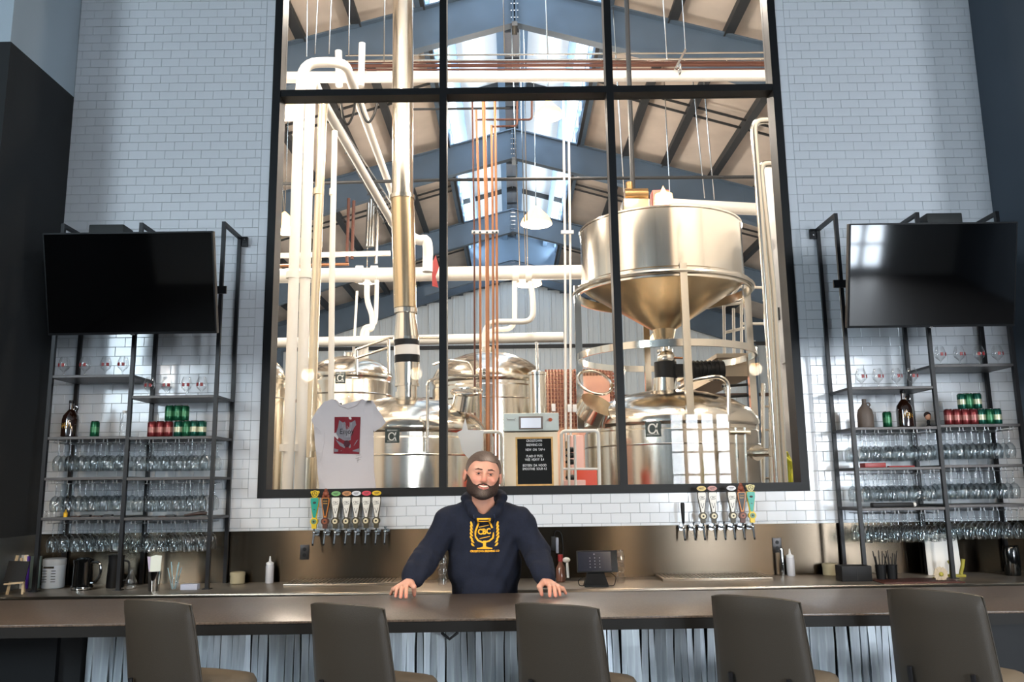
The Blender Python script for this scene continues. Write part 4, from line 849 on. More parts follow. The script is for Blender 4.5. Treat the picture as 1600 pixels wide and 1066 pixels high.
# T-shirt side rack goods
growler('dark amber growler with a gold emblem on the T-shirt side rack', shelfobj(110, LA[1][0], 6.44))
single('beer_can', d_green, shelfobj(149, LA[1][0], 6.42), 'single green can standing alone on the T-shirt side rack', 'can')
cb = thing('clear_bottle', 'clear empty bottle beside the middle post of the T-shirt side rack', 'bottle', shelfobj(194, LA[1][0], 6.44)); P = cb.location.copy()
MB().lathe([(.026, 0), (.032, .006), (.034, .07), (.030, .11), (.016, .15), (.014, .185), (.016, .19)], P, 20).build('bottle', m_glass, cb); MB().lathe([(.017, .185), (.017, .2), (0, .2)], P, 16).build('cap', m_white2, cb)
canx = (238, 251, 264, 279, 292, 304, 316)
for k, x in enumerate(canx): single('beer_can', (d_redc, d_redc, d_redc, d_teal, d_green, d_teal, d_teal)[k], shelfobj(x, LA[1][1], 6.42+.02*(k == 6)), '%s can, bottom row of the T-shirt side can stack, %s from the middle post' % (('red', 'red', 'red', 'dark green', 'green', 'dark green', 'dark green')[k], ('first', 'second', 'third', 'fourth', 'fifth', 'sixth', 'seventh')[k]), 'can', 'cans stacked on the T-shirt side rack')
for k, x in enumerate((265, 278, 289)): single('beer_can', d_green, shelfobj(x, LA[1][1]+.122, 6.42+.03*(k == 2)), 'green can on top of the T-shirt side can stack, %s from the middle post' % o4[k], 'can', 'cans stacked on the T-shirt side rack')
# hopper side rack goods
P = shelfobj(1353, LB[1][0], 6.46); t = thing('stoneware_jug', 'dull grey-brown stoneware jug on the hopper side rack', 'bottle', P); m_jug = mat('grey_brown_stoneware', (104, 92, 84), .6)
MB().lathe([(.056, 0), (.060, .008), (.060, .10), (.052, .14), (.024, .175), (.016, .19), (.017, .222), (.013, .225)], P, 26).build('jug', m_jug, t); MB().ring(P+Vector((.03, 0, .18)), .015, .005, 14, 6, (0, 1, 0)).build('handle', m_jug, t)
single('beer_can', d_green, shelfobj(1387, LB[1][0], 6.42), 'single green can standing alone on the hopper side rack', 'can')
growler('dark amber growler with a gold emblem on the hopper side rack', shelfobj(1415, LB[1][0], 6.44))
P = shelfobj(1451, LB[1][0], 6.44); t = thing('figurine', 'small dark-haired head figurine by the middle post of the hopper side rack', 'figurine', P)
MB().lathe([(.018, 0), (.018, .01), (.010, .02), (.014, .04), (.008, .055), (0, .056)], P, 14).build('body', m_black, t); MB().ball(P+Vector((0, 0, .08)), (.022, .022, .028), 14, 10).build('head', mat('figurine_skin', (205, 150, 120), .5), t); MB().ball(P+Vector((0, .006, .092)), (.026, .024, .026), 14, 10).build('hair', mat('figurine_hair', (40, 24, 18), .6), t)
for k, x in enumerate((1483, 1496, 1509, 1522, 1534, 1547, 1559)): single('beer_can', (d_redc, d_redc, d_redc, d_redc, d_teal, d_green, d_teal)[k], shelfobj(x, LB[1][1], 6.42), '%s can, bottom row of the hopper side can stack, %s from the middle post' % (('red', 'red', 'red', 'red', 'dark green', 'green', 'dark green')[k], ('first', 'second', 'third', 'fourth', 'fifth', 'sixth', 'seventh')[k]), 'can', 'cans stacked on the hopper side rack')
for k, x in enumerate((1504, 1515, 1528)): single('beer_can', d_teal if k != 1 else d_green, shelfobj(x, LB[1][1]+.122, 6.42+.02*(k == 0)), 'dark green can on top of the hopper side can stack, %s from the middle post' % o4[k], 'can', 'cans stacked on the hopper side rack')
P = shelfobj(1363, LB[2][0], 6.44); tag(MB().bbox(P+Vector((-.08, -.05, 0)), P+Vector((.08, .05, .035)), .004).build('red_box', m_red, base=P), 'flat red box on the middle shelf of the hopper side rack', 'box')
P = shelfobj(1405, LB[2][0], 6.44); tag(MB().bar(P+Vector((-.09, 0, .006)), P+Vector((.12, .03, .006)), .03, .01).build('red_tool', m_red, base=P), 'thin reddish tool lying beside the flat red box', 'tool')
P = shelfobj(1393, LB[3][0], 6.42); t = thing('rolled_case', 'dark flat case with a white end on the lowest hopper side shelf', 'case', P); MB().bbox(P+Vector((-.16, -.03, 0)), P+Vector((.15, .03, .035)), .01).build('case', m_black, t); MB().ball(P+Vector((.165, 0, .018)), .018).build('white_end', m_white2, t)
P = shelfobj(307, LA[3][1], 6.42); tag(MB().tube([P+Vector((-.085, 0, .01)), P+Vector((-.02, 0, .016)), P+Vector((.04, 0, .024)), P+Vector((.085, 0, .022))], [.006, .010, .015, .012], 10).build('knife_handle_brush', mat('dark_brown_wood', (52, 32, 24), .5), base=P), 'dark brown wooden brush lying on the lowest T-shirt side shelf', 'brush')
P = shelfobj(105, LA[3][0], 6.42); t = thing('mustard_bottle', 'tiny yellow squeeze bottle on the lowest T-shirt side shelf', 'bottle', P); MB().lathe([(.014, 0), (.015, .03), (.007, .038), (.003, .055), (0, .056)], P, 14).build('body', mat('mustard_yellow', (225, 175, 30), .4), t)
for k, x in enumerate((72, 79, 87)): P = shelfobj(x, LA[3][0], 6.42); tag(MB().lathe([(.014, 0), (.017, .035), (.0165, .045)], P, 14).build('tasting_glass', m_glass, base=P), 'small clear tumbler on the lowest T-shirt side shelf, %s from the dark wall' % o4[k], 'glass', 'tumblers on the lowest T-shirt side shelf')
for k, x in enumerate((122, 138, 156, 172, 258, 270)): P = shelfobj(x, LA[3][0 if x < 200 else 1], 6.42); tag(MB().bbox(P+Vector((-.03-.006*(k % 3), -.02, 0)), P+Vector((.03, .02, .008+.007*(k % 2))), .003).build('bar_tool', m_purlin if k % 2 else mat('dark_brown_wood', (52, 32, 24), .5), base=P), 'small dark bar tool lying on the lowest T-shirt side shelf, %s from the dark wall' % ('first', 'second', 'third', 'fourth', 'fifth', 'sixth')[k], 'tool', 'bar tools on the lowest T-shirt side shelf')
# ================================================================ SCREENS
def tv(name, c, lab):
    t = thing('wall_screen', lab, 'television', c); til = math.radians(-14)
    Mt = Matrix.Translation(c) @ Matrix.Rotation(-til, 4, 'X')
    W2, H2 = c_w/2, c_h/2
    def P(mb): mb.v = [Mt @ v for v in mb.v]; return mb
    P(MB().bbox((-W2, -.0, -H2), (W2, .05, H2), .006)).build('housing', m_black, t)
    P(MB().box((-W2+.012, -.0035, -H2+.018), (W2-.012, -.001, H2-.012))).build('screen_panel', mat('black_screen_glass', (4, 4, 5), .05, spec=.8), t)
    P(MB().box((-W2*.02, -.003, -H2-.006), (W2*.02, .01, -H2+.004))).build('status_light', m_bright, t)
    MB().bar(c+Vector((0, .08, 0)), (c.x, YF-.014, c.z), .3, .2).bar((c.x-.55, YF-.025, c.z+.05), (c.x+.55, YF-.025, c.z+.05), .02, .06).build('wall_mount', m_frame, t)
    return t
c_w, c_h = 1.235, .715*1.12
cA = Vector((-2.822, 5.89, 0)); cA.z = (at(200, 443, Y=5.89)).z; cA.x = at(203, 443, Y=5.89).x
c_w = at(337, 440, Y=5.89).x-at(72, 440, Y=5.89).x; c_h = (at(200, 362, Y=5.78).z-at(200, 524, Y=5.99).z)/math.cos(math.radians(14))
tv('a', cA, 'big black screen on the T-shirt side rack')
cB = at(1457, 430, Y=5.89); c_w = at(1589, 430, Y=5.89).x-at(1326, 430, Y=5.89).x; c_h = (at(1457, 346, Y=5.78).z-at(1457, 511, Y=5.99).z)/math.cos(math.radians(14))
tv('b', cB, 'big black screen on the hopper side rack, reflecting a window')
for (a, b, y), lab in (((140, 194, 351), 'dark box speaker sitting on top of the T-shirt side rack'), ((1447, 1502, 333), 'dark box speaker sitting on top of the hopper side rack')):
    P = at((a+b)/2, y, Y=6.45); w = (xat(b, y, 6.5)-xat(a, y, 6.5))/2; z0 = P.z-.13
    rk_ = [o for o in bpy.data.objects if o.name.startswith('shelf_rack') and (o.location.x < 0) == (a < 800)][0]; X_ = XA if a < 800 else XB
    MB().box((X_[0] if a < 800 else X_[1], 6.5, z0-.03), (X_[1] if a < 800 else X_[2], 6.56, z0)).build('cross_bar', m_frame, rk_, 0)
    tag(MB().bbox((P.x-w, 6.44, z0), (P.x+w, 6.62, P.z), .012).build('box_speaker', mat('olive_dark_box', (40, 42, 40), .6), base=(P.x, 6.5, z0)), lab, 'speaker')
# ================================================================ TAPS
m_hwhite = mat('white_tap_paddle', (236, 232, 222), .35); m_teal = mat('teal_tap', (24, 160, 140), .35); m_yel = mat('yellow_tap', (236, 200, 30), .4); m_wood = mat('olive_brown_base', (70, 62, 40), .45); m_brn = mat('brown_tap', (86, 44, 26), .45); m_ora = mat('orange_edge', (214, 130, 40), .4); m_cream = mat('cream_disc', (226, 214, 180), .4)
def tapx(px): return xat(px, 828, 6.66)
def tap(px, kind, lab, top=None):
    Y = 6.655; x = tapx(px); z0 = SPZ-.01; P = Vector((x, Y, z0)); t = thing('beer_tap', lab, 'tap', (x, WY-.02, z0), 'beer taps')
    f = MB(); f.cyl((x, WY-.015, z0-.005), (x, WY-.03, z0-.005), .024, n=18); f.cyl((x, WY-.03, z0-.005), (x, Y, z0-.005), .010, n=12); f.ball((x, Y, z0), .015); f.cyl((x, Y-.005, z0-.01), (x, Y-.035, z0-.085), .009, .0075, 12); f.cyl((x, Y, z0), (x, Y, z0+.03), .007, n=10); f.build('faucet', m_bright, t)
    MB().cyl((x, Y-.035, z0-.085), (x, Y-.038, z0-.098), .0075, .006, 10).build('spout', m_black, t)
    if not kind: MB().cyl((x, Y, z0+.03), (x, Y, z0+.04), .01, n=10).build('cap', m_bright, t); return t
    zb = z0+.03
    if kind == 'black':
        MB().lathe([(.009, 0), (.012, .02), (.015, .09), (.017, .15), (.014, .16), (0, .16)], (x, Y, zb), 16).build('lever', m_black, t); return t
    side = {'white': m_wood, 'teal': m_yel, 'brown': m_ora}[kind]; face = {'white': m_hwhite, 'teal': m_teal, 'brown': m_brn}[kind]
    Mt = Matrix.Translation((x, Y, zb))
    h = MB(); h.prism([(-.017, 0), (.017, 0), (.019, .035), (-.019, .035)], -.014, .012, Mt); h.cyl((x, Y-.018, zb+.055), (x, Y+.012, zb+.055), .030, n=20); h.prism([(-.015, .07), (.015, .07), (.033, .205), (.034, .24), (-.034, .24), (-.033, .205)], -.004, .014, Mt); h.build('lever', side if kind != 'brown' else m_brn, t)
    MB().prism([(-.009, .085), (.009, .085), (.030, .2), (.031, .225), (.027, .237), (-.027, .237), (-.031, .225), (-.030, .2)], -.012, -.002, Mt).build('paddle_face', face if kind != 'brown' else m_ora, t)
    MB().cyl((x, Y-.018, zb+.055), (x, Y-.022, zb+.055), .020, n=20).build('disc_badge', {'white': m_cream, 'teal': mat('sage_disc', (110, 150, 110), .4), 'brown': mat('rust_disc', (150, 80, 50), .4)}[kind], t)
    d = MB(); d.cyl((x, Y-.022, zb+.055), (x, Y-.024, zb+.055), .008, n=12)
    if kind == 'white':
        d.text('CBC', .026, front((x, Y-.0128, zb+.198)), sx=.85); d.bar((x-.02, Y-.0125, zb+.180), (x+.018, Y-.0125, zb+.186), .001, .0025)
        for q in (-1, 1): d.bar((x+q*.012, Y-.0125, zb+.155), (x, Y-.0125, zb+.115), .001, .003)
    elif kind == 'teal': d.ball((x, Y-.012, zb+.2), (.014, .002, .009), 10, 6); d.box((x-.006, Y-.013, zb+.145), (x+.006, Y-.0122, zb+.150))
    d.build('lettering', mat('dark_print', (44, 40, 34), .5), t)
    if kind == 'brown':
        MB().prism([(-.004, .095), (.004, .095), (.024, .2), (.024, .232), (-.024, .232), (-.024, .2)], -.0135, -.012, Mt).build('inner_face', mat('near_black_brown', (26, 16, 12), .4), t)
        MB().text('SOUR', .016, front((x, Y-.0142, zb+.21)), sx=.8).box((x-.016, Y-.0145, zb+.190), (x+.016, Y-.0136, zb+.194)).build('gold_lettering', m_gold, t)
    if top:
        c0 = Vector((x, Y, zb+.268))
        if kind == 'teal':
            g = MB().cyl(c0+Vector((0, -.01, 0)), c0+Vector((0, .008, 0)), .027, n=22); [g.ball(c0+Vector((q*.026, 0, .012)), (.011, .008, .012), 8, 6) for q in (-1, 1)]
            g.build('topper', top, t); q = MB(); q.ring(c0+Vector((0, -.011, 0)), .018, .002, 16, 5, (0, 1, 0))
            for a in (90, 210, 330): q.bar(c0+Vector((0, -.011, 0)), c0+Vector((.018*math.cos(math.radians(a)), -.011, .018*math.sin(math.radians(a)))), .003, .003, (0, 1, 0))
            q.build('emblem', m_black, t)
        elif kind == 'brown':
            g = MB(); g.ball(c0, (.024, .018, .024), 12, 8); g.ball(c0+Vector((0, 0, .026)), (.014, .012, .016), 10, 6); g.ball(c0+Vector((-.018, 0, -.02)), (.012, .01, .012), 8, 6); g.ball(c0+Vector((.018, 0, -.02)), (.012, .01, .012), 8, 6); g.build('topper', mat('carved_rust', (140, 72, 48), .5), t)
        else:
            g = MB(); n = 20; g.prism([(.036*math.cos(2*pi*k/n), .019*math.sin(2*pi*k/n)) for k in range(n)], -.006, .006, Matrix.Translation(c0)); g.build('topper', top, t)
            MB().bar(c0+Vector((-.02, -.0068, .002)), c0+Vector((.02, -.0068, .004)), .001, .005).bar(c0+Vector((-.014, -.0068, -.006)), c0+Vector((.014, -.0068, -.005)), .001, .003).build('topper_print', mat('dark_print', (44, 40, 34), .5), t)
    return t
tc = lambda n, c: mat('topper_'+n, c, .4)
tap(491, 'teal', 'teal and yellow tap handle with a yellow round topper, T-shirt side', m_yel); tap(508, 'brown', 'dark brown and orange tap handle with a carved topper, T-shirt side', 1)
for px, n, c in ((524, 'green', (120, 180, 110)), (541, 'orange', (200, 140, 90)), (556, 'pale grey', (222, 222, 226)), (572, 'pink red', (222, 70, 90)), (588, 'yellow', (232, 190, 30))): tap(px, 'white', 'white CBC tap handle with %s oval topper, below the hanging T-shirt' % n, tc(n.replace(' ', '_'), c))
tap(602, None, 'bare chrome faucet without a handle, last one nearest the bartender')
tap(1068, 'black', 'faucet with a plain black lever on the hopper side'); tap(1084, None, 'bare chrome faucet next to the black lever, hopper side')
tap(1099, 'white', 'white CBC tap handle with a gold oval topper on the hopper side', tc('gold', (220, 190, 110))); tap(1116, 'white', 'white CBC tap handle with a dusty pink oval topper, hopper side', tc('dusty_pink', (190, 130, 120)))
tap(1131, None, 'bare chrome faucet between white CBC handles, hopper side'); tap(1146, 'white', 'white CBC tap handle with a pale grey oval topper, hopper side', tc('pale_grey', (222, 222, 226)))
tap(1161, 'brown', 'dark brown and orange tap handle with a carved topper, hopper side', 1); tap(1176, 'teal', 'teal and yellow tap handle with a cream round topper, hopper side', tc('cream', (226, 214, 150)))
for x, lab in ((476, 'dark outlet plate on the steel backsplash below the T-shirt side taps'), (1214, 'dark outlet plate on the steel backsplash past the hopper side taps')):
    P = at(x, 863 if x < 800 else 852, Y=WY-.014); t = thing('outlet_plate', lab, 'outlet', P); MB().bbox(P+Vector((-.036, -.006, -.057)), P+Vector((.036, 0, .057)), .003).build('plate', mat('dark_steel_plate', (64, 62, 62), .35, metal=.7), t)
    for dz in (-.022, .022): MB().cyl(P+Vector((0, -.007, dz)), P+Vector((0, -.005, dz)), .015, n=16).build('socket', m_black, t)
# ================================================================ COUNTER GOODS
def C(px, py, z=CZT): P = at(px, py, Z=z); P.y = min(max(P.y, 6.12), 6.68); P.x = xat(px, py, P.y); P.z = z; return P
def squeeze(px, py, lab):
    P = C(px, py); t = thing('squeeze_bottle', lab, 'bottle', P); m = mat('milky_plastic', (200, 200, 205), .35); MB().lathe([(.028, 0), (.031, .006), (.031, .13), (.027, .14)], P, 20).build('body', m, t); MB().lathe([(.029, .14), (.029, .155), (.01, .165), (.004, .205), (0, .205)], P, 18).build('nozzle_cap', mat('white_plastic', (235, 235, 235), .4), t)
squeeze(421, 906, 'milky squeeze bottle on the counter below the T-shirt side tiles'); squeeze(1236, 895, 'milky squeeze bottle on the counter near the hopper side rack')
P = C(1223, 893); tag(MB().lathe([(.014, 0), (.014, .2), (.012, .21), (0, .21)], P, 16).build('steel_tube', m_bright, base=P), 'slim shiny steel tube beside the milky squeeze bottle', 'tube')
def tub(px, py, lab):
    P = C(px, py); t = thing('cream_tub', lab, 'container', P); m = mat('cream_ceramic', (180, 170, 140), .5); MB().lathe([(.05, 0), (.055, .005), (.055, .065)], P, 26).build('tub', m, t); MB().lathe([(.058, .065), (.058, .085), (.05, .09), (0, .09)], P, 26).build('lid', m, t)
tub(371, 906, 'lidded cream tub beside the foot of the T-shirt side rack'); tub(1297, 893, 'lidded cream tub beside the foot of the hopper side rack')
# easel with small chalkboard
P = C(25, 910); P.y = 6.2; P.x = xat(25, 900, 6.2); t = thing('chalkboard_easel', 'tiny black chalkboard on a pale wood easel at the dark wall end', 'easel', P); m_pine = mat('pale_pine', (190, 168, 136), .6)
for a, b in (((-.055, .0, 0), (-.03, .05, .27)), ((.055, 0, 0), (.03, .05, .27)), ((0, .12, 0), (0, .05, .25))): MB().bar(P+Vector(a), P+Vector(b), .014, .014).build('leg', m_pine, t)
MB().bar(P+Vector((-.07, -.012, .075)), P+Vector((.07, -.012, .085)), .025, .012).build('ledge', m_pine, t)
bd = MB(); bd.bar(P+Vector((-.005, -.008, .09)), P+Vector((-.0, .03, .23)), .15, .008, (0, 1, 0)); bd.build('board', m_dark2, t, 0)
P = C(52, 905); P.y = 6.55; P.x = xat(47, 880, 6.55); t = thing('menu_stand', 'white and purple card stand behind the tiny easel', 'sign', P)
MB().bbox(P+Vector((-.07, 0, 0)), P+Vector((-.02, .01, .25)), .002).build('white_card', m_white2, t); MB().bbox(P+Vector((-.02, -.01, 0)), P+Vector((-.005, .01, .24)), .002).build('purple_card', mat('purple_card', (90, 50, 170), .5), t); MB().bbox(P+Vector((0, 0, 0)), P+Vector((.08, .02, .24)), .004).build('grey_card', mat('grey_green_card', (96, 112, 108), .5), t)
P = C(83, 905); P.y = 6.58; P.x = xat(84, 900, 6.58); t = thing('label_jar', 'white lidded bucket with a printed label behind the rack post', 'bucket', P)
MB().lathe([(.075, 0), (.08, .005), (.08, .17)], P, 28).build('bucket', mat('pale_blue_white_plastic', (190, 200, 210), .4), t); MB().lathe([(.083, .17), (.083, .215), (.07, .222), (0, .222)], P, 28).build('lid', mat('grey_white_lid', (170, 176, 182), .4), t)
lb = MB()
for k in range(5): lb.box(P+Vector((-.05, -.083, .05+.02*k)), P+Vector((-.01, -.080, .054+.02*k))); lb.box(P+Vector((.022, -.083, .05+.02*k)), P+Vector((.055, -.079, .054+.02*k)))
lb.box(P+Vector((-.04, -.083, .15)), P+Vector((.04, -.0795, .165))); lb.build('label_print', mat('dark_print', (44, 40, 34), .5), t)
P = C(128, 905); P.y = 6.42; P.x = xat(130, 890, 6.42); t = thing('coffee_airpot', 'glossy black coffee pot with a loop handle on the back counter', 'coffee pot', P); m_gblk = mat('glossy_black', (10, 11, 12), .12, spec=.8)
MB().lathe([(.07, 0), (.078, .008), (.078, .03), (.07, .035), (.066, .19), (.07, .2), (.07, .22), (.03, .235), (0, .235)], P, 28).build('pot', m_gblk, t)
MB().tube([P+Vector((.065, -.01, .2)), P+Vector((.13, -.01, .2)), P+Vector((.14, -.01, .11)), P+Vector((.1, -.01, .05)), P+Vector((.065, -.01, .05))], .010, 8, bend=.04).build('handle', m_gblk, t); MB().lathe([(.0785, .006), (.0795, .015), (.0785, .024)], P, 28).build('chrome_band', m_bright, t)
P2 = P+Vector((.19, .12, 0)); t = thing('coffee_grinder', 'matt black jug standing behind the glossy coffee pot', 'jug', P2); MB().lathe([(.06, 0), (.065, .01), (.055, .2), (.06, .24), (0, .24)], P2, 24).build('jug', m_black, t); MB().tube([P2+Vector((.058, 0, .2)), P2+Vector((.1, 0, .19)), P2+Vector((.1, 0, .06)), P2+Vector((.062, 0, .05))], .008, 8, bend=.03).build('handle', m_black, t)
for x, y, lab in ((206, 905, 'clear ridged glass carafe beside the middle rack post'), (691, 905, 'stack of clear glasses just behind the bartender arm'), (969, 905, 'clear stacked glasses beside the payment tablet')):
    P = C(x, y); P.y = 6.4; P.x = xat(x, y-20, 6.4); t = thing('glass_stack', lab, 'glass', P); n = 3 if x > 300 else 1; 
    for k in range(n): MB().lathe([(.025, .075*k), (.03, .005+.075*k), (.037, .04+.075*k), (.024, .07+.075*k), (.026, .085+.075*k)] if n > 1 else [(.035, 0), (.04, .01), (.045, .05), (.03, .09), (.014, .12), (.014, .16), (.018, .165)], P, 18).build('glass', m_glass, t)
P = C(244, 905); P.y = 6.3; P.x = xat(242, 890, 6.3); t = thing('shaker_cup', 'steel shaker cup holding white and lilac menu cards', 'cup', P); MB().lathe([(.036, 0), (.037, .003), (.048, .14), (.045, .14)], P, 26).build('cup', m_bright, t)
tag(MB().prism([(-.038, 0), (.036, 0), (.045, .20), (.0, .205), (-.035, .195)], -.004, .0, Matrix.Translation(P+Vector((.006, -.01, .05)))).build('menu_card', mat('card_white', (226, 232, 222), .6), base=P), 'white menu card standing in the steel shaker cup', 'card')
tag(MB().prism([(-.02, 0), (.02, 0), (-.01, .19), (-.05, .195)], .008, .012, Matrix.Translation(P+Vector((-.01, -.01, .05)))).build('menu_card', mat('card_lilac', (200, 190, 215), .6), base=P), 'lilac menu card leaning behind the white one in the shaker cup', 'card')
MB().text('MENU', .018, front(P+Vector((.006, -.0152, .105)))).build('card_print', mat('dark_print', (44, 40, 34), .5), t)
def strawcup(px, py, lab, m, n, hgt=.1):
    P = C(px, py); P.y = 6.32; P.x = xat(px, py-15, 6.32); t = thing('straw_cup', lab, 'cup', P); MB().lathe([(.032, 0), (.034, .003), (.040, hgt), (.038, hgt)], P, 22).build('cup', m, t)
    for k in range(n): a = 2*pi*k/n+.3; c0 = P+Vector((.012*math.cos(a), .012*math.sin(a), .01)); c1 = P+Vector((.045*math.cos(a)*1.1, .03*math.sin(a), hgt+.06+.02*(k % 3))); MB().tube([c0, c1], .003, 6).build('straw', m_black if m is m_black else mat('pale_blue_straw', (150, 190, 205), .4), t)
strawcup(273, 905, 'clear cup of pale straws on the T-shirt side counter', m_glass, 6); strawcup(1375, 890, 'black cup bristling with black straws on the hopper side counter', m_black, 11, .11)
strawcup(1392, 890, 'second black straw cup, nearer the middle rack post', m_black, 9, .11)
P = C(298, 907); P.y = 6.35; P.x = xat(298, 900, 6.35); tag(MB().bbox(P+Vector((-.062, -.03, 0)), P+Vector((.062, .03, .04)), .004).build('napkin_stack', mat('napkin_white', (190, 196, 215), .8), base=P), 'low white napkin stack on the T-shirt side counter', 'napkins')
P = C(1336, 890); P.y = 6.3; P.x = xat(1334, 885, 6.3); t = thing('caddy_box', 'black bar caddy box at the foot of the hopper side rack', 'box', P); MB().bbox(P+Vector((-.11, -.05, 0)), P+Vector((.11, .08, .11)), .006).build('box', m_black, t); MB().box(P+Vector((-.003, -.052, .01)), P+Vector((.003, -.048, .1))).build('divider', m_dark, t)
P = at(1425, 900, Z=CZT); P.z = CZT; P.y = 6.22; t = thing('bar_mat', 'dark red-brown bar mat lying on the hopper side counter', 'mat', P); a, b = xat(1368, 893, 6.22), xat(1492, 893, 6.22); MB().bbox((a, 6.09, CZT), (b, 6.36, CZT+.008), .003).build('mat_base', mat('red_brown_rubber', (84, 44, 36), .5), t); g = MB(); [g.box((a+.02+.02*k, 6.11, CZT+.008), (a+.028+.02*k, 6.34, CZT+.0095)) for k in range(int((b-a-.04)/.02))]; g.build('mat_ribs', mat('red_brown_dark', (60, 30, 26), .5), t)
P = Vector((xat(1473, 860, 6.6), 6.6, CZT)); t = thing('paper_sign', 'white card sign with dark lettering behind the hopper side rack post', 'sign', P); hh = at(1473, 834, Y=6.6).z-CZT
MB().prism([(-.13, .0), (.13, .0), (.115, hh), (-.135, hh-.01)], -.003, .003, Matrix.Translation(P)).build('card', m_white2, t, 0); MB().text('WINE INFO', .04, front(P+Vector((0, -.0035, hh-.045)))).build('lettering', m_black, t)
P = Vector((xat(1493, 880, 6.45), 6.45, CZT)); t = thing('yellow_wrench_stand', 'dull yellow stand with a raised curved end, before the white card sign', 'stand', P); m_dy = mat('dull_yellow', (168, 160, 60), .5)
MB().bbox(P+Vector((-.06, -.02, 0)), P+Vector((.06, .02, .02)), .004).build('base', m_dy, t); MB().tube([P+Vector((-.04, 0, .02)), P+Vector((-.035, 0, .09)), P+Vector((-.05, 0, .12))], .014, 8).tube([P+Vector((.03, 0, .02)), P+Vector((.05, 0, .08)), P+Vector((.06, 0, .13))], .014, 8).build('prong', m_dy, t)
P = Vector((xat(1468, 880, 6.2), 6.2, CZT+.03)); t = thing('paper_flower', 'pale straw-coloured dried flower head lying by the bar mat', 'flower', P)
for k in range(16): a = 2*pi*k/16; MB().prism([(0, -.006), (.045, -.010), (.055, 0), (.045, .010), (0, .006)], -.0015, .0015, Matrix.Translation(P+Vector((0, -.004*(k % 2), .02))) @ Matrix.Rotation(a, 4, 'Y')).build('petal', mat('dry_petal', (205, 190, 165), .7), t)
MB().ball(P+Vector((0, -.01, .02)), (.016, .01, .016)).build('flower_centre', mat('dull_yellow', (168, 160, 60), .5), t); MB().tube([P+Vector((0, .005, .02)), P+Vector((.0, .12, -.02))], .004, 6).build('stalk', m_dy, t)
t = thing('pitcher_row', 'dark tall pitcher standing in the shade at the slate wall end', 'pitcher', (xat(1580, 870, 6.5), 6.5, CZT)); MB().lathe([(.05, 0), (.055, .01), (.06, .17), (.05, .21), (.055, .22)], (xat(1580, 870, 6.5), 6.5, CZT), 22).build('pitcher', m_gblk, t)
# payment tablet
P = Vector((xat(931, 905, 6.2), 6.2, CZT)); t = thing('payment_tablet', 'black payment tablet on a wedge stand beside the bartender', 'tablet', P)
MB().add([P+Vector(v) for v in ((-.085, -.05, 0), (.085, -.05, 0), (.085, .09, 0), (-.085, .09, 0), (-.085, -.05, .015), (.085, -.05, .015), (.05, .02, .13), (-.05, .02, .13), (.05, .05, .13), (-.05, .05, .13))], [(0, 3, 2, 1), (0, 1, 5, 4), (4, 5, 6, 7), (7, 6, 8, 9), (9, 8, 2, 3), (1, 2, 8, 6, 5), (0, 4, 7, 9, 3)]).build('stand', m_black, t, 0)
Mt = Matrix.Translation(P+Vector((.012, -.01, .175))) @ Matrix.Rotation(math.radians(-14), 4, 'X')
b = MB().bbox((-.148, 0, -.078), (.148, .014, .078), .008); b.v = [Mt @ v for v in b.v]; b.build('tablet_body', m_black, t)
b = MB().box((-.138, -.002, -.068), (.1, .001, .068)); b.v = [Mt @ v for v in b.v]; scr = b.build('screen', mat('dim_screen', (14, 16, 24), .15, emit=((20, 26, 44), .6)), t)
b = MB(); 
for r in range(4):
    for q in range(3): b.box((-.055+.035*q, -.0032, -.045+.022*r), (-.048+.035*q, -.0022, -.039+.022*r))
b.cyl((-.02, -.003, .05), (-.02, -.0022, .05), .005, n=10); b.v = [Mt @ v for v in b.v]; b.build('keypad_icons', mat('dim_icons', (90, 96, 110), .4, emit=((90, 96, 110), .4)), scr)['kind'] = 'stuff'
MB().tube([P+Vector((-.09, .02, .06)), P+Vector((-.13, .02, .04)), P+Vector((-.12, -.02, .004)), P+Vector((-.07, -.03, .01))], .003, 6, bend=.02).tube([P+Vector((.1, .02, .1)), P+Vector((.15, .02, .06)), P+Vector((.13, -.02, .004)), P+Vector((.08, -.04, .006))], .003, 6, bend=.02).build('cable', m_black, t)
# plug, adapters and cables on the backsplash
P = at(868, 848, Y=WY-.02); t = thing('power_adapter', 'grey and black power adapter plugged into the backsplash beside the bartender', 'adapter', P)
MB().bbox(P+Vector((-.035, -.03, -.06)), P+Vector((0, 0, .05)), .006).build('black_brick', m_black, t); MB().bbox(P+Vector((0, -.045, -.08)), P+Vector((.022, 0, .04)), .005).build('grey_brick', mat('grey_plastic', (130, 134, 146), .4), t)
MB().tube([P+Vector((-.01, -.02, .05)), P+Vector((.0, -.03, .1)), P+Vector((.05, -.03, .08)), P+Vector((.06, -.04, -.05)), P+Vector((.04, -.05, -.2)), P+Vector((.1, -.15, -.26))], .004, 6, bend=.04).build('cable', m_black, t)
P = Vector((xat(876, 890, 6.5), 6.5, CZT)); t = thing('bottle_cluster', 'glass bottle with red and white tops among cables beside the bartender', 'bottle', P)
MB().lathe([(.03, 0), (.036, .008), (.036, .1), (.02, .13), (.014, .15)], P, 20).build('bottle', mat('brown_print_glass', (120, 80, 64), .15), t); MB().lathe([(.018, .15), (.02, .2), (0, .2)], P, 16).build('red_top', m_red, t); MB().ball(P+Vector((.045, 0, .16)), (.03, .025, .02)).build('white_nozzle', m_white2, t); MB().tube([P+Vector((.05, 0, .15)), P+Vector((.055, -.01, .03))], .010, 8).build('white_tube', m_white2, t)
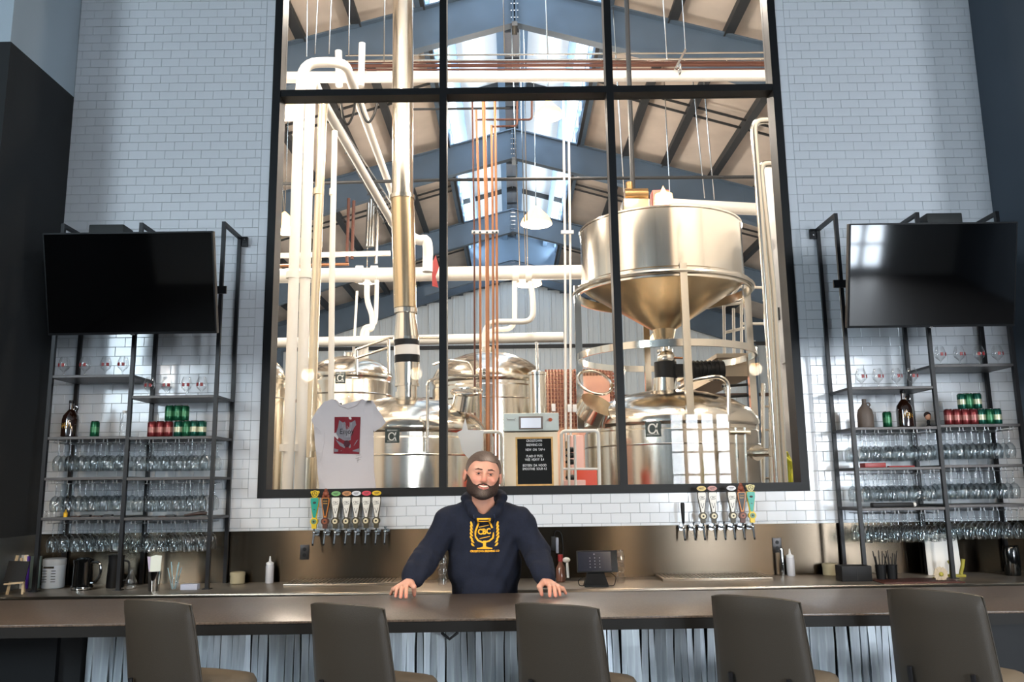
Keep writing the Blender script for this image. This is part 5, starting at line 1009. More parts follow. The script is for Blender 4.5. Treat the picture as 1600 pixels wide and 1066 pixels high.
# ================================================================ LETTER BOARD AND T-SHIRT
YB2 = 6.84
c = at(836, 764, Y=YB2); w2 = (xat(866, 760, YB2)-xat(807, 760, YB2))/2; z0 = ZB+fw; h = at(836, 683, Y=YB2).z-z0
t = thing('letter_board', 'black felt letter board in a pale oak frame on the window sill', 'sign', (c.x, YB2, z0)); m_oak = mat('pale_oak', (206, 160, 92), .5, var=.15, vscale=30)
g = MB(); fr = .014
g.box((c.x-w2, YB2-.01, z0), (c.x+w2, YB2+.012, z0+fr)); g.box((c.x-w2, YB2-.01, z0+h-fr), (c.x+w2, YB2+.012, z0+h)); g.box((c.x-w2, YB2-.01, z0+fr), (c.x-w2+fr, YB2+.012, z0+h-fr)); g.box((c.x+w2-fr, YB2-.01, z0+fr), (c.x+w2, YB2+.012, z0+h-fr)); g.build('frame', m_oak, t, 0)
g = MB().box((c.x-w2+fr, YB2, z0+fr), (c.x+w2-fr, YB2+.008, z0+h-fr)); [g.box((c.x-w2+fr, YB2-.001, z0+fr+.0078*k), (c.x+w2-fr, YB2, z0+fr+.0078*k+.005)) for k in range(int((h-2*fr)/.0078))]; fb = g.build('felt', mat('black_felt', (16, 18, 18), .95), t, 0)
L = MB()
for k, (s_, dx) in enumerate((('CROSSTOWN', 0), ('BREWING CO', 0), ('NEW  ON  TAP\u2192', .008), (None, 0), ("PLAID O' PUSS", 0), ('WEE  HEAVY  8.4', 0), (None, 0), ('BOYSEN  DA  HOOD', 0), ('SMOOTHIE  SOUR 4.5', .0))):
    y = (690, 696.5, 704, 0, 714, 719.5, 0, 728.5, 734)[k]
    if s_: L.text(s_, .028, front(Vector((c.x+dx, YB2-.002, at(836, y-1, Y=YB2).z))), .0012, sx=.74)
L.build('white_letters', mat('letter_white', (240, 240, 240), .5), fb)
# T-shirt
YT = 6.835
cT = at(545, 700, Y=YT)
def tp(x, y): P = at(x, y, Y=YT); return (P.x-cT.x, P.z-cT.z)
out = [(507, 628), (519, 624), (527, 626), (534, 633), (545, 636), (555, 633), (562, 626), (566, 624), (583, 627), (591, 640), (603, 660), (597, 667), (585, 675), (581, 664), (580, 680), (584, 735), (588, 766), (560, 769), (530, 768), (499, 766), (501, 735), (507, 690), (508, 668), (502, 675), (490, 664), (487, 657), (496, 640)]
poly = [tp(*p) for p in out]
import bmesh
bm = bmesh.new(); vsb = [bm.verts.new((x, 0, z)) for x, z in poly]; bm.faces.new(vsb)
bmesh.ops.triangulate(bm, faces=bm.faces[:])
for _ in range(4): bmesh.ops.subdivide_edges(bm, edges=[e for e in bm.edges if e.calc_length() > .018], cuts=1)
bmesh.ops.triangulate(bm, faces=bm.faces[:])
def fold(x, z): return -.012*math.exp(-(x/.12)**2)+.006*math.sin(x*38+z*6)*(.5+.5*(z < -.02))+.004*math.sin(x*70-z*20)+.006*math.sin((x+z)*30)*(abs(x) > .16)
fr_ = [v.co.copy() for v in bm.verts]
for v in bm.verts: v.co.y = fold(v.co.x, v.co.z)-.006
bm.verts.index_update(); A_ = [v.co.copy() for v in bm.verts]; F_ = [[v.index for v in f.verts] for f in bm.faces]; bm.normal_update()
fl = [e for e in bm.edges if len(e.link_faces) == 1]; B_ = [(e.verts[0].index, e.verts[1].index) for e in fl]; bm.free()
n = len(A_); g = MB(); flip = lambda f: f[::-1]
g.add([cT+p for p in A_]+[cT+p+Vector((0, .014, 0)) for p in A_], F_+[[i+n for i in f[::-1]] for f in F_]+[(a, b, b+n, a+n) for a, b in B_])
sh = thing('t_shirt', 'off-white T-shirt with a dark red print hanging in the window', 'T-shirt', cT)
g.build('shirt_body', mat('off_white_jersey', (206, 198, 198), .9, bump=.1, bscale=60), sh, 60)
col = [tp(*p) for p in ((524, 625), (531, 634), (545, 639), (558, 634), (565, 625))]
MB().tube([cT+Vector((x, fold(x, z)-.009, z)) for x, z in col], .006, 6).build('neck_rib', mat('neck_rib', (196, 186, 186), .9), sh)
MB().box(cT+Vector((tp(543, 0)[0]-.0, -.012, tp(545, 640)[1])), cT+Vector((tp(547, 0)[0]+.004, -.003, tp(545, 630)[1]))).build('neck_label', m_black, sh, 0)
def decal(polys, m, name, par, dy):
    g = MB()
    for pl in polys:
        bm = bmesh.new(); bm.faces.new([bm.verts.new((x, 0, z)) for x, z in pl]); bmesh.ops.triangulate(bm, faces=bm.faces[:])
        for _ in range(5): bmesh.ops.subdivide_edges(bm, edges=[e for e in bm.edges if e.calc_length() > .012], cuts=1)
        bmesh.ops.triangulate(bm, faces=bm.faces[:])
        bm.verts.index_update(); g.add([cT+Vector((v.co.x, fold(v.co.x, v.co.z)-.006-dy, v.co.z)) for v in bm.verts], [[v.index for v in f.verts] for f in bm.faces]); bm.free()
    return g.build(name, m, par, 0)
T2 = lambda pts: [tp(x, y) for x, y in pts]
dr = decal([T2([(523.5, 652), (564, 652), (562, 710), (522, 709)])], mat('dark_red_ink', (120, 22, 36), .8), 'print_panel', sh, .007)
decal([T2([(531, 657), (537, 661), (543, 658), (549, 661), (556, 657), (558, 668), (560, 676), (556, 684), (549, 688), (543, 690), (537, 688), (530, 684), (526, 677), (529, 668)]), T2([(525, 687), (540, 696), (540, 701), (532, 697)]), T2([(561, 687), (546, 696), (546, 701), (554, 697)]), T2([(523, 701), (536, 705), (523, 707)]), T2([(562, 701), (549, 705), (562, 707)])], mat('grey_ink', (126, 122, 130), .8), 'emblem_print', dr, .0095)
decal([T2([(x-4.5+i*0, 0) for x in ()]) for i in ()] + [T2([(543+5*math.cos(a*pi/5), 694+5.5*math.sin(a*pi/5)) for a in range(10)])], mat('plum_ink', (70, 22, 36), .8), 'round_print', dr, .012)
g = MB().text('Enjoy', .062, front(cT+Vector((tp(543, 675)[0], 0, tp(543, 675)[1]))), 0, sx=.85); g.v = [Vector((v.x, cT.y+fold(v.x-cT.x, v.z-cT.z)-.0195, v.z)) for v in g.v]; g.build('black_lettering', m_black, dr, 0)
g = MB()
for k in range(7): x, y = (536+k*2.4, 664); a, b = tp(x, y-3), tp(540+k*1.2, y+20); g.bar(cT+Vector((a[0], fold(*a)-.0175, a[1])), cT+Vector((b[0], fold(*b)-.0175, b[1])), .002, .001)
g.build('line_print', mat('light_grey_ink', (184, 182, 186), .8), dr, 0)
g = MB(); 
for k, (a, b) in enumerate((((557, 713), (564, 711)), ((556, 717), (566, 714)), ((558, 720), (564, 718)), ((560, 716), (559, 723)))): p, q = tp(*a), tp(*b); g.bar(cT+Vector((p[0], fold(*p)-.0085, p[1])), cT+Vector((q[0], fold(*q)-.0085, q[1])), .002, .0015)
g.build('handwriting', mat('dark_print', (44, 40, 34), .5), sh, 0)
hg = thing('clothes_hanger', 'clear hanger holding the T-shirt on the window glass', 'hanger', at(545, 622, Y=YT)); MB().tube([at(500, 634, Y=YT+.0), at(545, 621, Y=YT), at(590, 634, Y=YT)], .004, 6).build('shoulder_bar', m_glass, hg); MB().tube([at(545, 621, Y=YT), at(545, 614, Y=YT), at(548, 611, Y=YT), at(549, 615, Y=YT)], .003, 6).build('hook', m_glass, hg); MB().cyl(at(548, 613, Y=YT+.02), at(548, 613, Y=WY+.12), .012, n=12).build('suction_cup', m_glass, hg)
# pendant lamps of the taproom (above and behind the camera; seen as warm streaks in the steel)
for k, (x, y, z) in enumerate(((-4.8, 2, 3.3), (-2.9, 2, 3.3), (-1.35, 2, 3.3), (1.57, 2, 3.3), (3.53, 2, 3.3), (6.2, 2, 3.3))):
    P = Vector((x, y, z)); t = thing('pendant_lamp', 'warm pendant lamp over the taproom, %s from the dark wall' % ('first', 'second', 'third', 'fourth', 'fifth', 'sixth')[k], 'lamp', P); MB().lathe([(.12, 0), (.12, .02), (.05, .18), (.03, .2), (0, .2)], P, 20).build('shade', m_black, t)
    MB().ball(P+Vector((0, 0, .02)), .07).build('bulb', mat('pendant_glow', (255, 220, 170), .5, emit=((255, 196, 130), 40)), t); MB().tube([P+Vector((0, 0, .2)), (x, y, 7)], .006, 6).build('cord', m_black, t)
    l = bpy.data.lights.new('pendant_light', 'SPOT'); l.energy = 170; l.color = (1, .80, .58); l.spot_size = math.radians(172); l.spot_blend = .3; l.shadow_soft_size = .09; lo = bpy.data.objects.new('pendant_light', l); COL.objects.link(lo); lo.location = P+Vector((0, 0, -.08))
# ================================================================ BARTENDER
class Field:
    def __init__(s, lo, hi, h):
        s.lo = np.array(lo, float); s.h = h; s.n = np.ceil((np.array(hi)-s.lo)/h).astype(int)+1; s.F = np.full(s.n, .2, np.float32)
    def sub(s, lo, hi):
        a = np.maximum(0, np.floor((np.array(lo)-s.lo)/s.h).astype(int)); b = np.minimum(s.n, np.ceil((np.array(hi)-s.lo)/s.h).astype(int)+1)
        sl = tuple(slice(a[i], b[i]) for i in range(3)); g = np.meshgrid(*[s.lo[i]+s.h*np.arange(a[i], b[i]) for i in range(3)], indexing='ij')
        return sl, [x.astype(np.float32) for x in g]
    def put(s, sl, d, k, op='u'):
        f = s.F[sl]
        if op == 'u': h = np.clip(.5+.5*(f-d)/k, 0, 1); s.F[sl] = f*(1-h)+d*h-k*h*(1-h)
        else: h = np.clip(.5-.5*(f+d)/k, 0, 1); s.F[sl] = f*(1-h)-d*h+k*h*(1-h)
    def ell(s, c, r, k=.02, op='u', M=None):
        c = np.array(c, float); r = np.array(r, float); m = max(r)+k+.03; sl, g = s.sub(c-m, c+m); p = [g[i]-c[i] for i in range(3)]
        if M is not None: p = [sum(M[j][i]*p[j] for j in range(3)) for i in range(3)]
        q = np.sqrt(sum((p[i]/r[i])**2 for i in range(3))); q2 = np.sqrt(sum((p[i]/r[i]**2)**2 for i in range(3)))+1e-9
        s.put(sl, q*(q-1)/q2, k, op)
    def cap(s, a, b, ra, rb=None, k=.02, op='u', fl=None):
        rb = ra if rb is None else rb; a = np.array(a, float); b = np.array(b, float); m = max(ra, rb)+k+.03; sl, g = s.sub(np.minimum(a, b)-m, np.maximum(a, b)+m)
        ab = b-a; L = ab @ ab+1e-12; p = [g[i]-a[i] for i in range(3)]; t = np.clip(sum(p[i]*ab[i] for i in range(3))/L, 0, 1)
        q = [(p[i]-t*ab[i]) for i in range(3)]
        if fl: q = [q[i]*fl[i] for i in range(3)]
        s.put(sl, np.sqrt(sum(x*x for x in q))-(ra+(rb-ra)*t), k, op)
    def nets(s):
        F = s.F; S = F < 0; n = np.array(F.shape)-1
        cnt = np.zeros(n, np.int8); cs = [(i, j, k) for i in (0, 1) for j in (0, 1) for k in (0, 1)]
        V = lambda A, c: A[c[0]:c[0]+n[0], c[1]:c[1]+n[1], c[2]:c[2]+n[2]]
        for c in cs: cnt += V(S, c)
        act = (cnt > 0) & (cnt < 8); idx = -np.ones(n, np.int64); I = np.argwhere(act); idx[act] = np.arange(len(I))
        acc = np.zeros((len(I), 3)); w = np.zeros(len(I))
        for c in cs:
            for ax in range(3):
                if c[ax]: continue
                d = list(c); d[ax] = 1; fa = F[I[:, 0]+c[0], I[:, 1]+c[1], I[:, 2]+c[2]]; fb = F[I[:, 0]+d[0], I[:, 1]+d[1], I[:, 2]+d[2]]
                m = (fa < 0) != (fb < 0); t = np.where(m, fa/(fa-fb+1e-12), 0); P = np.tile(np.array(c, float), (len(I), 1)); P[:, ax] = t
                acc += P*m[:, None]; w += m
        verts = s.lo+(I+acc/w[:, None])*s.h; Q = []
        for ax in range(3):
            u, v = (ax+1) % 3, (ax+2) % 3; sa = [slice(0, n[i]) for i in range(3)]; sb = list(sa); sb[ax] = slice(1, n[ax]+1)
            A = S[tuple(sa)]; B = S[tuple(sb)]; e = np.argwhere(A != B); e = e[(e[:, u] > 0) & (e[:, v] > 0)]; a = A[e[:, 0], e[:, 1], e[:, 2]]
            def ix(du, dv): q = e.copy(); q[:, u] -= du; q[:, v] -= dv; return idx[q[:, 0], q[:, 1], q[:, 2]]
            q = np.stack([ix(0, 0), ix(1, 0), ix(1, 1), ix(0, 1)], 1); q[~a] = q[~a][:, ::-1]; Q.append(q)
        return verts, np.concatenate(Q)
def np_mesh(name, V, Q, m, parent, base, smooth=True):
    me = bpy.data.meshes.new(name); me.from_pydata((V-np.array(base)).tolist(), [], Q.tolist())
    for x in (m if isinstance(m, list) else [m]): me.materials.append(x)
    if smooth: me.shade_smooth()
    o = bpy.data.objects.new(name, me); COL.objects.link(o); o.parent = parent; return o
YM = 4.74
Pc = at(757, 900, Y=YM); XM = Pc.x
man = thing('person', 'smiling bearded man in a navy hoodie leaning both hands on the bar', 'person', (XM, YM, 0))
base = (XM, YM, 0)
A3 = lambda px, py, Y: np.array(at(px, py, Y=Y))
hz0 = A3(754.5, 745, 4.64)       # head centre
s = 1.03
tl = math.radians(6); Ry = np.array([[math.cos(tl), 0, math.sin(tl)], [0, 1, 0], [-math.sin(tl), 0, math.cos(tl)]]); yw = math.radians(7)
Rz = np.array([[math.cos(yw), -math.sin(yw), 0], [math.sin(yw), math.cos(yw), 0], [0, 0, 1]]); RH = Rz @ Ry
hp_ = lambda x, y, z: hz0+RH @ (np.array([x, y, z])*s)
RL = RH.tolist()
def head(f, grow=0., cut=True):
    e = lambda c, r, k=.02, op='u': f.ell(hp_(*c), np.array(r)*s+grow, k, op, RL)
    e((0, .012, .045), (.086, .098, .084)); e((0, -.012, .01), (.081, .08, .088)); e((0, -.028, -.045), (.072, .066, .068)); e((0, -.05, -.080), (.046, .038, .032))
    for q in (-1, 1): e((q*.046, -.05, -.015), (.028, .028, .028), .02); e((q*.054, -.03, -.062), (.023, .04, .03), .02)
sk = Field((XM-.72, YM-.52, .0), (XM+.72, YM+.26, 1.92), .0052)
# --- hand geometry (wrist, knuckles, tips) from the picture
ZT_ = BZ+.0115
def on_bar(px, py, r=.0105): d = ray(px, py-2); t = (BZ+r-CZ)/d.z; return np.array(Vector((0, 0, CZ))+d*t)
hands = []
for wr, kn, tip in (((641, 909), ((616.5, 921), (621.8, 918), (628.2, 915.8), (635, 915.5), (646.5, 917)), ((610.5, 931), (618.5, 934), (626, 935.5), (634.5, 935.5), (647.3, 932))),
                    ((851.5, 908), ((876.5, 920.5), (871, 917.5), (865, 915.5), (858.5, 915), (842.5, 917)), ((884, 929.5), (874.8, 932), (868, 933.5), (859, 933.5), (846.5, 931.5)))):
    T_ = [on_bar(*p) for p in tip]
    ym = T_[2][1]; K = [A3(kn[i][0], kn[i][1], ym+(.082, .088, .092, .088, .05)[i]) for i in range(5)]; Wp = A3(wr[0], wr[1], ym+.165)
    hands.append((Wp, K, T_))
def hand(f, H, g=0.):
    Wp, K, T_ = H
    pc = (K[1]+K[2])/2
    for i in range(4):
        f.cap(Wp+(K[i]-Wp)*.12, K[i], .019+g, .0135+g, .012)
        up = np.array([0, 0, .010]); mid = K[i]+(T_[i]-K[i])*.45+up+np.array([0, 0, .004]); d2 = K[i]+(T_[i]-K[i])*.75+up*.5
        rr = (.0088, .0098, .0105, .0102)[i]
        f.cap(K[i], mid, rr*1.12+g, rr*1.02+g, .004); f.cap(mid, d2, rr*1.04+g, rr*.95+g, .003); f.cap(d2, T_[i], rr*.96+g, rr*.9+g, .003)
    b0 = Wp+(K[4]-Wp)*.3; f.cap(b0, K[4], .018+g, .0135+g, .012); m = (K[4]+T_[4])/2+np.array([0, 0, .006]); f.cap(K[4], m, .0125+g, .0118+g, .005); f.cap(m, T_[4], .0118+g, .0100+g, .003)
# --- joints
sL, sR = A3(700, 815, 4.77), A3(812, 815, 4.77)     # shoulders (picture left / right)
eL, eR = A3(673, 862, 4.74), A3(838, 862, 4.72)
chest = A3(757, 835, 4.80); hip = np.array([XM, 4.84, .98])
neck0, neck1 = A3(756, 795, 4.74), hp_(0, .02, -.05)
def torso(f, g=0., gz=0.):
    f.ell(A3(757, 828, 4.79), (.185+g, .115+g, .17+g), .05); f.ell(A3(757, 885, 4.80), (.192+g, .128+g, .2+g), .06); f.ell(hip, (.175+g, .125+g, .14+g), .05)
    f.cap(sL, sR, .055+g, None, .05); f.cap(A3(738, 797, 4.77), sL, .040+g, .05+g, .04); f.cap(A3(775, 797, 4.77), sR, .040+g, .05+g, .04)
def arm(f, S_, E_, W_, g=0.):
    f.cap(S_, E_, .058+g, .046+g, .03); f.cap(E_, W_, .046+g, .029+g*.6, .02)
torso(sk); sk.cap(neck0, neck1, .062, .058, .02)
for S_, E_, H in ((sL, eL, hands[0]), (sR, eR, hands[1])): arm(sk, S_, E_, H[0]); hand(sk, H)
for q in (-1, 1):
    a = hip+np.array([q*.09, 0, -.04]); b = np.array([XM+q*.12, 4.86, .52]); c = np.array([XM+q*.13, 4.88, .09]); sk.cap(a, b, .085, .06, .04); sk.cap(b, c, .058, .04, .02); sk.cap(c+[0, 0, -.04], c+np.array([q*.02, -.15, -.055]), .04, .033, .02)
head(sk)
e = lambda c, r, k=.012, op='u': sk.ell(hp_(*c), np.array(r)*s, k, op, RL)
sk.cap(hp_(0, -.088, .020), hp_(0, -.112, -.018), .0085, .0125, .010); e((0, -.108, -.022), (.0135, .013, .010)); 
for q in (-1, 1):
    e((q*.0125, -.1, -.026), (.0085, .010, .0075), .006); sk.cap(hp_(q*.012, -.086, .034), hp_(q*.05, -.070, .034), .010, .008, .012)
    e((q*.031, -.094, .014), (.017, .013, .011), .010, 's'); e((q*.031, -.080, .013), (.0145, .0125, .0125), .004)
    e((q*.042, -.074, -.018), (.021, .018, .018), .014)
    e((q*.094, .012, -.002), (.013, .021, .034), .008); e((q*.104, .006, .0), (.006, .010, .018), .005, 's'); e((q*.0125, -.1115, -.030), (.0035, .005, .003), .003, 's')
e((0, -.098, -.053), (.029, .016, .0075), .005, 's')                         # open smile
sk.cap(hp_(-.024, -.083, -.046), hp_(0, -.097, -.049), .005, .0055, .005); sk.cap(hp_(.024, -.083, -.046), hp_(0, -.097, -.049), .005, .0055, .005)
sk.cap(hp_(-.022, -.082, -.058), hp_(0, -.096, -.064), .005, .0065, .005); sk.cap(hp_(.022, -.082, -.058), hp_(0, -.096, -.064), .005, .0065, .005)
V, Q = sk.nets()
m_skin = mat('skin', (214, 158, 136), .5, bump=.1, bscale=180, spec=.4); b_ = m_skin.node_tree.nodes['Principled BSDF']; b_.inputs['Subsurface Weight'].default_value = .12; b_.inputs['Subsurface Radius'].default_value = (1, .35, .2); b_.inputs['Subsurface Scale'].default_value = .008
body = np_mesh('body', V, Q, m_skin, man, base)
# skin tone varies: redder cheeks, nose, ears, lips and knuckles
col = body.data.color_attributes.new('tone', 'FLOAT_COLOR', 'POINT'); n = len(V); red = np.zeros(n); lip = np.zeros(n)
for c, r, a in (((.045, -.085, -.014), .03, .4), ((-.045, -.085, -.014), .03, .4), ((0, -.118, -.018), .018, .7), ((.085, .01, 0), .03, .6), ((-.085, .01, 0), .03, .6)): red = np.maximum(red, a*np.exp(-(np.linalg.norm(V-hp_(*c), axis=1)/(r*.8))**2))
for H in hands:
    for i in range(5): red = np.maximum(red, .45*np.exp(-(np.linalg.norm(V-H[2][i], axis=1)/.02)**2))
hl = (V-hz0) @ RH; lip = ((np.abs(hl[:, 0]) < .026) & (hl[:, 2] < -.040) & (hl[:, 2] > -.073) & (hl[:, 1] < -.078)).astype(float)
c0, c1, c2 = np.array(lin((216, 162, 140))), np.array(lin((214, 112, 98))), np.array(lin((190, 118, 106)))
C_ = c0*(1-red[:, None])+c1*red[:, None]; C_ = C_*(1-lip[:, None])+c2*lip[:, None]; col.data.foreach_set('color', np.concatenate([C_, np.ones((n, 1))], 1).astype(np.float32).ravel())
nd = m_skin.node_tree.nodes.new('ShaderNodeVertexColor'); nd.layer_name = 'tone'; m_skin.node_tree.links.new(nd.outputs[0], b_.inputs['Base Color'])
# eyes, teeth, brows
for q in (-1, 1):
    c = Vector(hp_(q*.031, -.0835, .0125)); ey = MB().ball(c+Vector((0, .0025, 0)), .0118, 14, 10).build('eyeball', mat('eye_white', (225, 218, 212), .2), man)
    c2_ = Vector(hp_(q*.0315, -.0915, .0118)); MB().ball(c2_, (.0066, .0035, .0066), 12, 8).build('iris', mat('eye_iris', (46, 40, 38), .15), ey)
m_dh = mat('dark_brown_hair', (52, 40, 34), .75, bump=.6, bscale=300, var=.3, vscale=160)
for q in (-1, 1):
    lid = Field(hz0-.14, hz0+.14, .0028); lid.cap(hp_(q*.018, -.0955, .0185), hp_(q*.031, -.0965, .0205), .0034, .0042, .003); lid.cap(hp_(q*.031, -.0965, .0205), hp_(q*.046, -.088, .0165), .0042, .0032, .003); lid.cap(hp_(q*.02, -.0945, .0065), hp_(q*.043, -.0885, .0075), .0034, .003, .003)
    V, Q = lid.nets(); np_mesh('eyelid', V, Q, mat('eyelid_skin', (186, 128, 108), .5), man, base)
for q in (-1, 1):
    bf = Field(hz0-.14, hz0+.14, .0028); bf.cap(hp_(q*.015, -.0950, .0345), hp_(q*.036, -.0915, .0375), .0032, .0036, .003); bf.cap(hp_(q*.036, -.0915, .0375), hp_(q*.056, -.074, .032), .0034, .0018, .003); V, Q = bf.nets(); np_mesh('eyebrow', V, Q, m_dh, man, base)
tf = Field(hz0-.14, hz0+.05, .003); [tf.cap(hp_(-.019+.038*i/6, -.0995+.0075*abs(-1+i/3)**2, -.0530+.003*abs(-1+i/3)), hp_(-.019+.038*(i+1)/6, -.0995+.0075*abs(-1+(i+1)/3)**2, -.0530+.003*abs(-1+(i+1)/3)), .0042, .0042, .001) for i in range(6)]; V, Q = tf.nets(); np_mesh('teeth', V, Q, mat('teeth', (236, 228, 214), .3), man, base)
# hair and beard: shells a few millimetres proud of the head, limited to their own regions
def shell(name, thick, region, m, h=.0034, noise=.0016):
    f = Field(hz0-.19, hz0+.19, h); head(f, thick); sl, g = f.sub(hz0-.19, hz0+.19); P = [g[i]-hz0[i] for i in range(3)]; L = [sum(RH[j][i]*P[j] for j in range(3))/s for i in range(3)]
    nz = noise*(np.sin(L[0]*420+L[2]*300)*np.sin(L[1]*380-L[2]*260)+.6*np.sin(L[0]*800)*np.sin(L[2]*760))
    f.F[sl] = np.maximum(f.F[sl]+nz, region(*L)); V, Q = f.nets(); return np_mesh(name, V, Q, m, man, base)
def r_hair(x, y, z):   # above the hairline, down to the temples and the nape
    line = .080-.010*(np.abs(x) > .045)*(np.abs(x)-.045)/.03+.003*np.sin(x*90+1); zb = np.where(y < -.055, line+.012*np.sin(x*60)*0, np.where(y < -.015, .078+(y+.055)*(-1.5), -.045*(y > .04)+.022*(y <= .04)))
    return (zb-z)*.9
m_hair = mat('greying_brown_hair', (118, 102, 92), .7, bump=.6, bscale=260, var=.35, vscale=110)
hair_ = shell('hair', .0085, r_hair, m_hair, noise=.0022)
def r_beard(x, y, z):
    ax = np.abs(x); top = np.where(ax < .036, -.036-.012*(ax/.036)**2, np.where(ax < .056, -.048+(ax-.036)*.4, -.040+(ax-.056)*1.5))   # moustache line rising to the sideburns
    d = np.maximum(z-top, y-.005); mouth = np.sqrt((x/.031)**2+((z+.0545)/.0115)**2+((y+.1)/.05)**2)-1
    return np.maximum(d*.9, -mouth*.008)
m_beard = mat('dark_beard', (60, 44, 38), .8, bump=.7, bscale=280, var=.4, vscale=120)
bd_ = shell('beard', .0060, r_beard, m_beard, noise=.0020)

def tint(o, m, base_c, spots):
    V_ = np.array([v.co for v in o.data.vertices])+np.array(base); a = np.zeros(len(V_)); cc = np.tile(np.array(lin(base_c)), (len(V_), 1))
    for c, r, rgb in spots:
        k = np.exp(-(np.linalg.norm(((V_-hz0) @ RH/s-np.array(c))/np.array(r), axis=1))**2)[:, None]*(.75+.25*np.sin(V_[:, :1]*900)*np.sin(V_[:, 2:]*700)); cc = cc*(1-k)+np.array(lin(rgb))*k
    at_l = o.data.color_attributes.new('tone', 'FLOAT_COLOR', 'POINT'); at_l.data.foreach_set('color', np.concatenate([cc, np.ones((len(V_), 1))], 1).astype(np.float32).ravel())
    nt = m.node_tree; b = nt.nodes['Principled BSDF']; nd = nt.nodes.new('ShaderNodeVertexColor'); nd.layer_name = 'tone'; nt.links.new(nd.outputs[0], b.inputs['Base Color'])
tint(bd_, m_beard, (56, 40, 34), (((0, -.1, -.088), (.030, .04, .026), (142, 126, 116)), ((.07, 0, -.02), (.02, .05, .03), (100, 84, 76)), ((-.07, 0, -.02), (.02, .05, .03), (100, 84, 76))))
tint(hair_, m_hair, (98, 80, 70), (((.012, -.08, .09), (.028, .05, .03), (172, 158, 148)), ((.085, 0, .03), (.02, .06, .04), (140, 126, 118)), ((-.085, 0, .03), (.02, .06, .04), (140, 126, 118))))

# --- hoodie
ho = Field((XM-.66, YM-.36, .86), (XM+.66, YM+.34, 1.72), .0058); g = .016
torso(ho, g)
for S_, E_, H in ((sL, eL, hands[0]), (sR, eR, hands[1])):
    W2_ = H[0]+(E_-H[0])*.10; d = (E_-H[0])/np.linalg.norm(E_-H[0])
    ho.cap(S_, E_, .070, .074, .035); ho.cap(E_, H[0]+d*.075, .072, .052, .02); ho.cap(H[0]+d*.055, H[0]+d*.012, .044, .040, .006)
    for k in range(5): c = E_+(H[0]-E_)*(.25+.15*k); ho.cap(c+[-.02, -.012*(k % 2), .012], c+[.02, -.02, -.008], .056-.003*k, None, .012)
nc = A3(757, 789, 4.735)
# hood lying round the neck
for k in range(16):
    a = 2*pi*k/16; a2 = 2*pi*(k+1)/16; P_ = lambda a: nc+np.array([.102*math.cos(a)*(1-.25*max(0, -math.sin(a))), .004+.098*math.sin(a), .034+.022*math.sin(a)-.088*max(0, -math.sin(a))**1.3]); rr = .024+.016*max(0, math.sin(a)); ho.cap(P_(a), P_(a2), rr, rr, .014)
ho.ell(A3(757, 800, 4.90), (.13, .06, .09), .03)
ho.cap(nc+[0, -.03, -.035], nc+[0, -.05, .12], .050, .085, .006, 's')                # neck opening
ho.ell(A3(757, 925, 4.70), (.125, .055, .11), .012)                               # kangaroo pocket
sl, gg = ho.sub(ho.lo, ho.lo+ho.h*ho.n)
ho.F[sl] += .0030*np.sin(gg[0]*34+gg[2]*22)*np.sin(gg[2]*38-gg[0]*16)+.0022*np.sin(gg[0]*70-gg[2]*48+gg[1]*40)
ho.F[sl] = np.maximum(ho.F[sl], .905-gg[2])
V, Q = ho.nets(); m_navy = mat('navy_fleece', (15, 23, 42), .95, bump=.25, bscale=240, var=.18, vscale=60)
hood = np_mesh('hoodie', V, Q, m_navy, man, base)
bv = BVHTree.FromPolygons([tuple(v) for v in V], [tuple(q) for q in Q.tolist()])
for q in (-1, 1):
    c0 = Vector(nc)+Vector((q*.056, -.2, -.02)); pts = []
    for k in range(9):
        o_ = Vector((c0.x+.002*math.sin(k), 4.3, nc[2]-.05-.017*k)); hit = bv.ray_cast(o_, Vector((0, 1, 0)))[0]
        if hit: pts.append(hit+Vector((0, -.003, 0)))
    if len(pts) > 2: MB().tube(pts, .0032, 6).build('drawstring', mat('navy_cord', (40, 50, 74), .8), hood)
# chest emblem: drawn flat, then laid onto the hoodie surface
em = A3(756.5, 839, 4.6); sc_ = (A3(800, 847, 4.62)[0]-A3(716, 847, 4.62)[0])/84   # metres per pixel on the chest
EM = MB()
def st(pts, w, closed=False):
    n = len(pts)
    for i in range(n if closed else n-1):
        a, b = Vector((pts[i][0], 0, -pts[i][1])), Vector((pts[(i+1) % n][0], 0, -pts[(i+1) % n][1])); d = (b-a).normalized(); o_ = Vector((-d.z, 0, d.x))*w/2; m = max(1, int((b-a).length/3)); a2 = a-d*w*.3; b2 = b+d*w*.3
        for k in range(m): p, q = a2.lerp(b2, k/m), a2.lerp(b2, (k+1)/m); EM.add([p-o_, q-o_, q+o_, p+o_], [(0, 1, 2, 3)])
def leaf(x, y, L, a, w):
    ca, sa = math.cos(a), math.sin(a); P_ = [(0, 0), (L*.35, w), (L*.8, w*.9), (L, -w*.1), (L*.6, -w*.5)]; EM.add([Vector((x+p*ca-q*sa, 0, -(y+p*sa+q*ca))) for p, q in P_], [(0, 1, 2, 3, 4)])
st([(-11, -33), (10, -33)], 3); st([(-10, -28.5), (9, -28.5)], 2); st([(-11, -33), (-10, -24), (-15, -10), (-16, 0), (-11, 8), (-2, 12)], 3); st([(10, -33), (9, -26), (13, -16)], 3); st([(16, -6), (14, 4), (8, 9), (-2, 12)], 3); st([(0, 10), (0, 21)], 5)
EM.add([Vector((x_, 0, z_)) for x_ in (-13, -7, -2.8, 0, 2.8, 7, 13) for z_ in (-24, -19.5 if abs(x_) < 3 else (-21 if abs(x_) < 8 else -22.2))], [(2*i, 2*i+2, 2*i+3, 2*i+1) for i in range(6)])
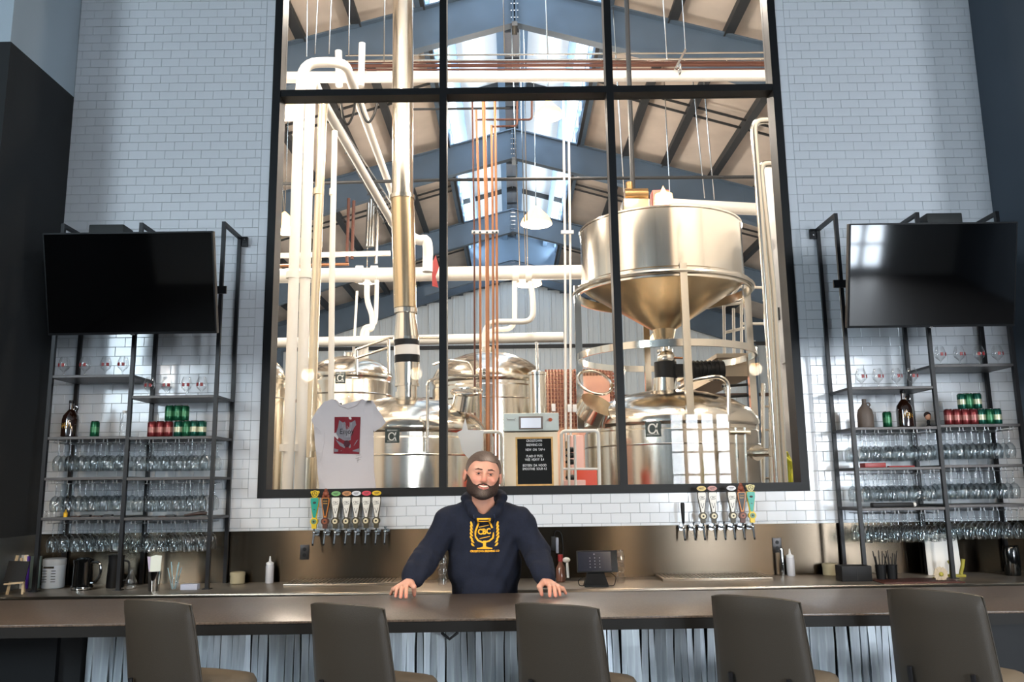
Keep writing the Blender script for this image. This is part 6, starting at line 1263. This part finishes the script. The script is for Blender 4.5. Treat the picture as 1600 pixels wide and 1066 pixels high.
st([(-9, -17), (7, -20.5)], 1.3); st([(-8, 4.5), (9, .5)], 1.3)
for q in (-1, 1):
    for k in range(7):
        y = -24+6.2*k; x = q*(19.5-.02*k*k); a = -math.pi/2+q*(.1+.06*k); leaf(x-(q*2 if k > 4 else 0), y+6, 11-.3*k, a+q*.25 if q > 0 else a-.25, 2.4*(1 if q > 0 else -1))
EM.text('CBC', 15, Matrix.Translation((-.5, 0, 8.2)) @ Matrix.Rotation(math.radians(-5), 4, 'Y') @ Matrix.Rotation(pi/2, 4, 'X'), 0, sx=.74, bold=.03)
EM.text('CBC', 15, Matrix.Translation((-.1, 0, 8.2)) @ Matrix.Rotation(math.radians(-5), 4, 'Y') @ Matrix.Rotation(pi/2, 4, 'X'), 0, sx=.74, bold=.03)
EM.text('CROSSTOWN BREWING CO', 5.2, Matrix.Translation((0, 0, -28.5)) @ Matrix.Rotation(pi/2, 4, 'X'), 0, sx=.74, bold=.02)
EM.text('CROSSTOWN BREWING CO', 5.2, Matrix.Translation((.25, 0, -28.3)) @ Matrix.Rotation(pi/2, 4, 'X'), 0, sx=.74, bold=.02)
ok = []
for i, v in enumerate(EM.v):
    X_, Z_ = em[0]+v.x*sc_*.93, em[2]+v.z*sc_*.82
    hit = bv.ray_cast(Vector((X_, 4.2, Z_)), Vector((0, 1, 0)))[0]; EM.v[i] = Vector((X_, (hit.y if hit else 4.62)-.003, Z_))
EM.build('chest_emblem', mat('golden_yellow_print', (240, 178, 30), .6), hood, 0)
# trousers and shoes (behind the bar)
tr = Field((XM-.3, 4.6, .04), (XM+.3, 5.05, 1.06), .009)
tr.ell(hip, (.185, .135, .12), .04)
for q in (-1, 1): a = hip+np.array([q*.09, 0, -.04]); b = np.array([XM+q*.12, 4.86, .52]); c = np.array([XM+q*.13, 4.88, .09]); tr.cap(a, b, .1, .075, .04); tr.cap(b, c, .073, .062, .02)
V, Q = tr.nets(); np_mesh('trousers', V, Q, mat('dark_denim', (34, 40, 54), .9), man, base)
for q in (-1, 1): MB().bbox((XM+q*.14-.05, 4.62, 0), (XM+q*.14+.05, 4.93, .10), .035).build('shoe', m_black, man)
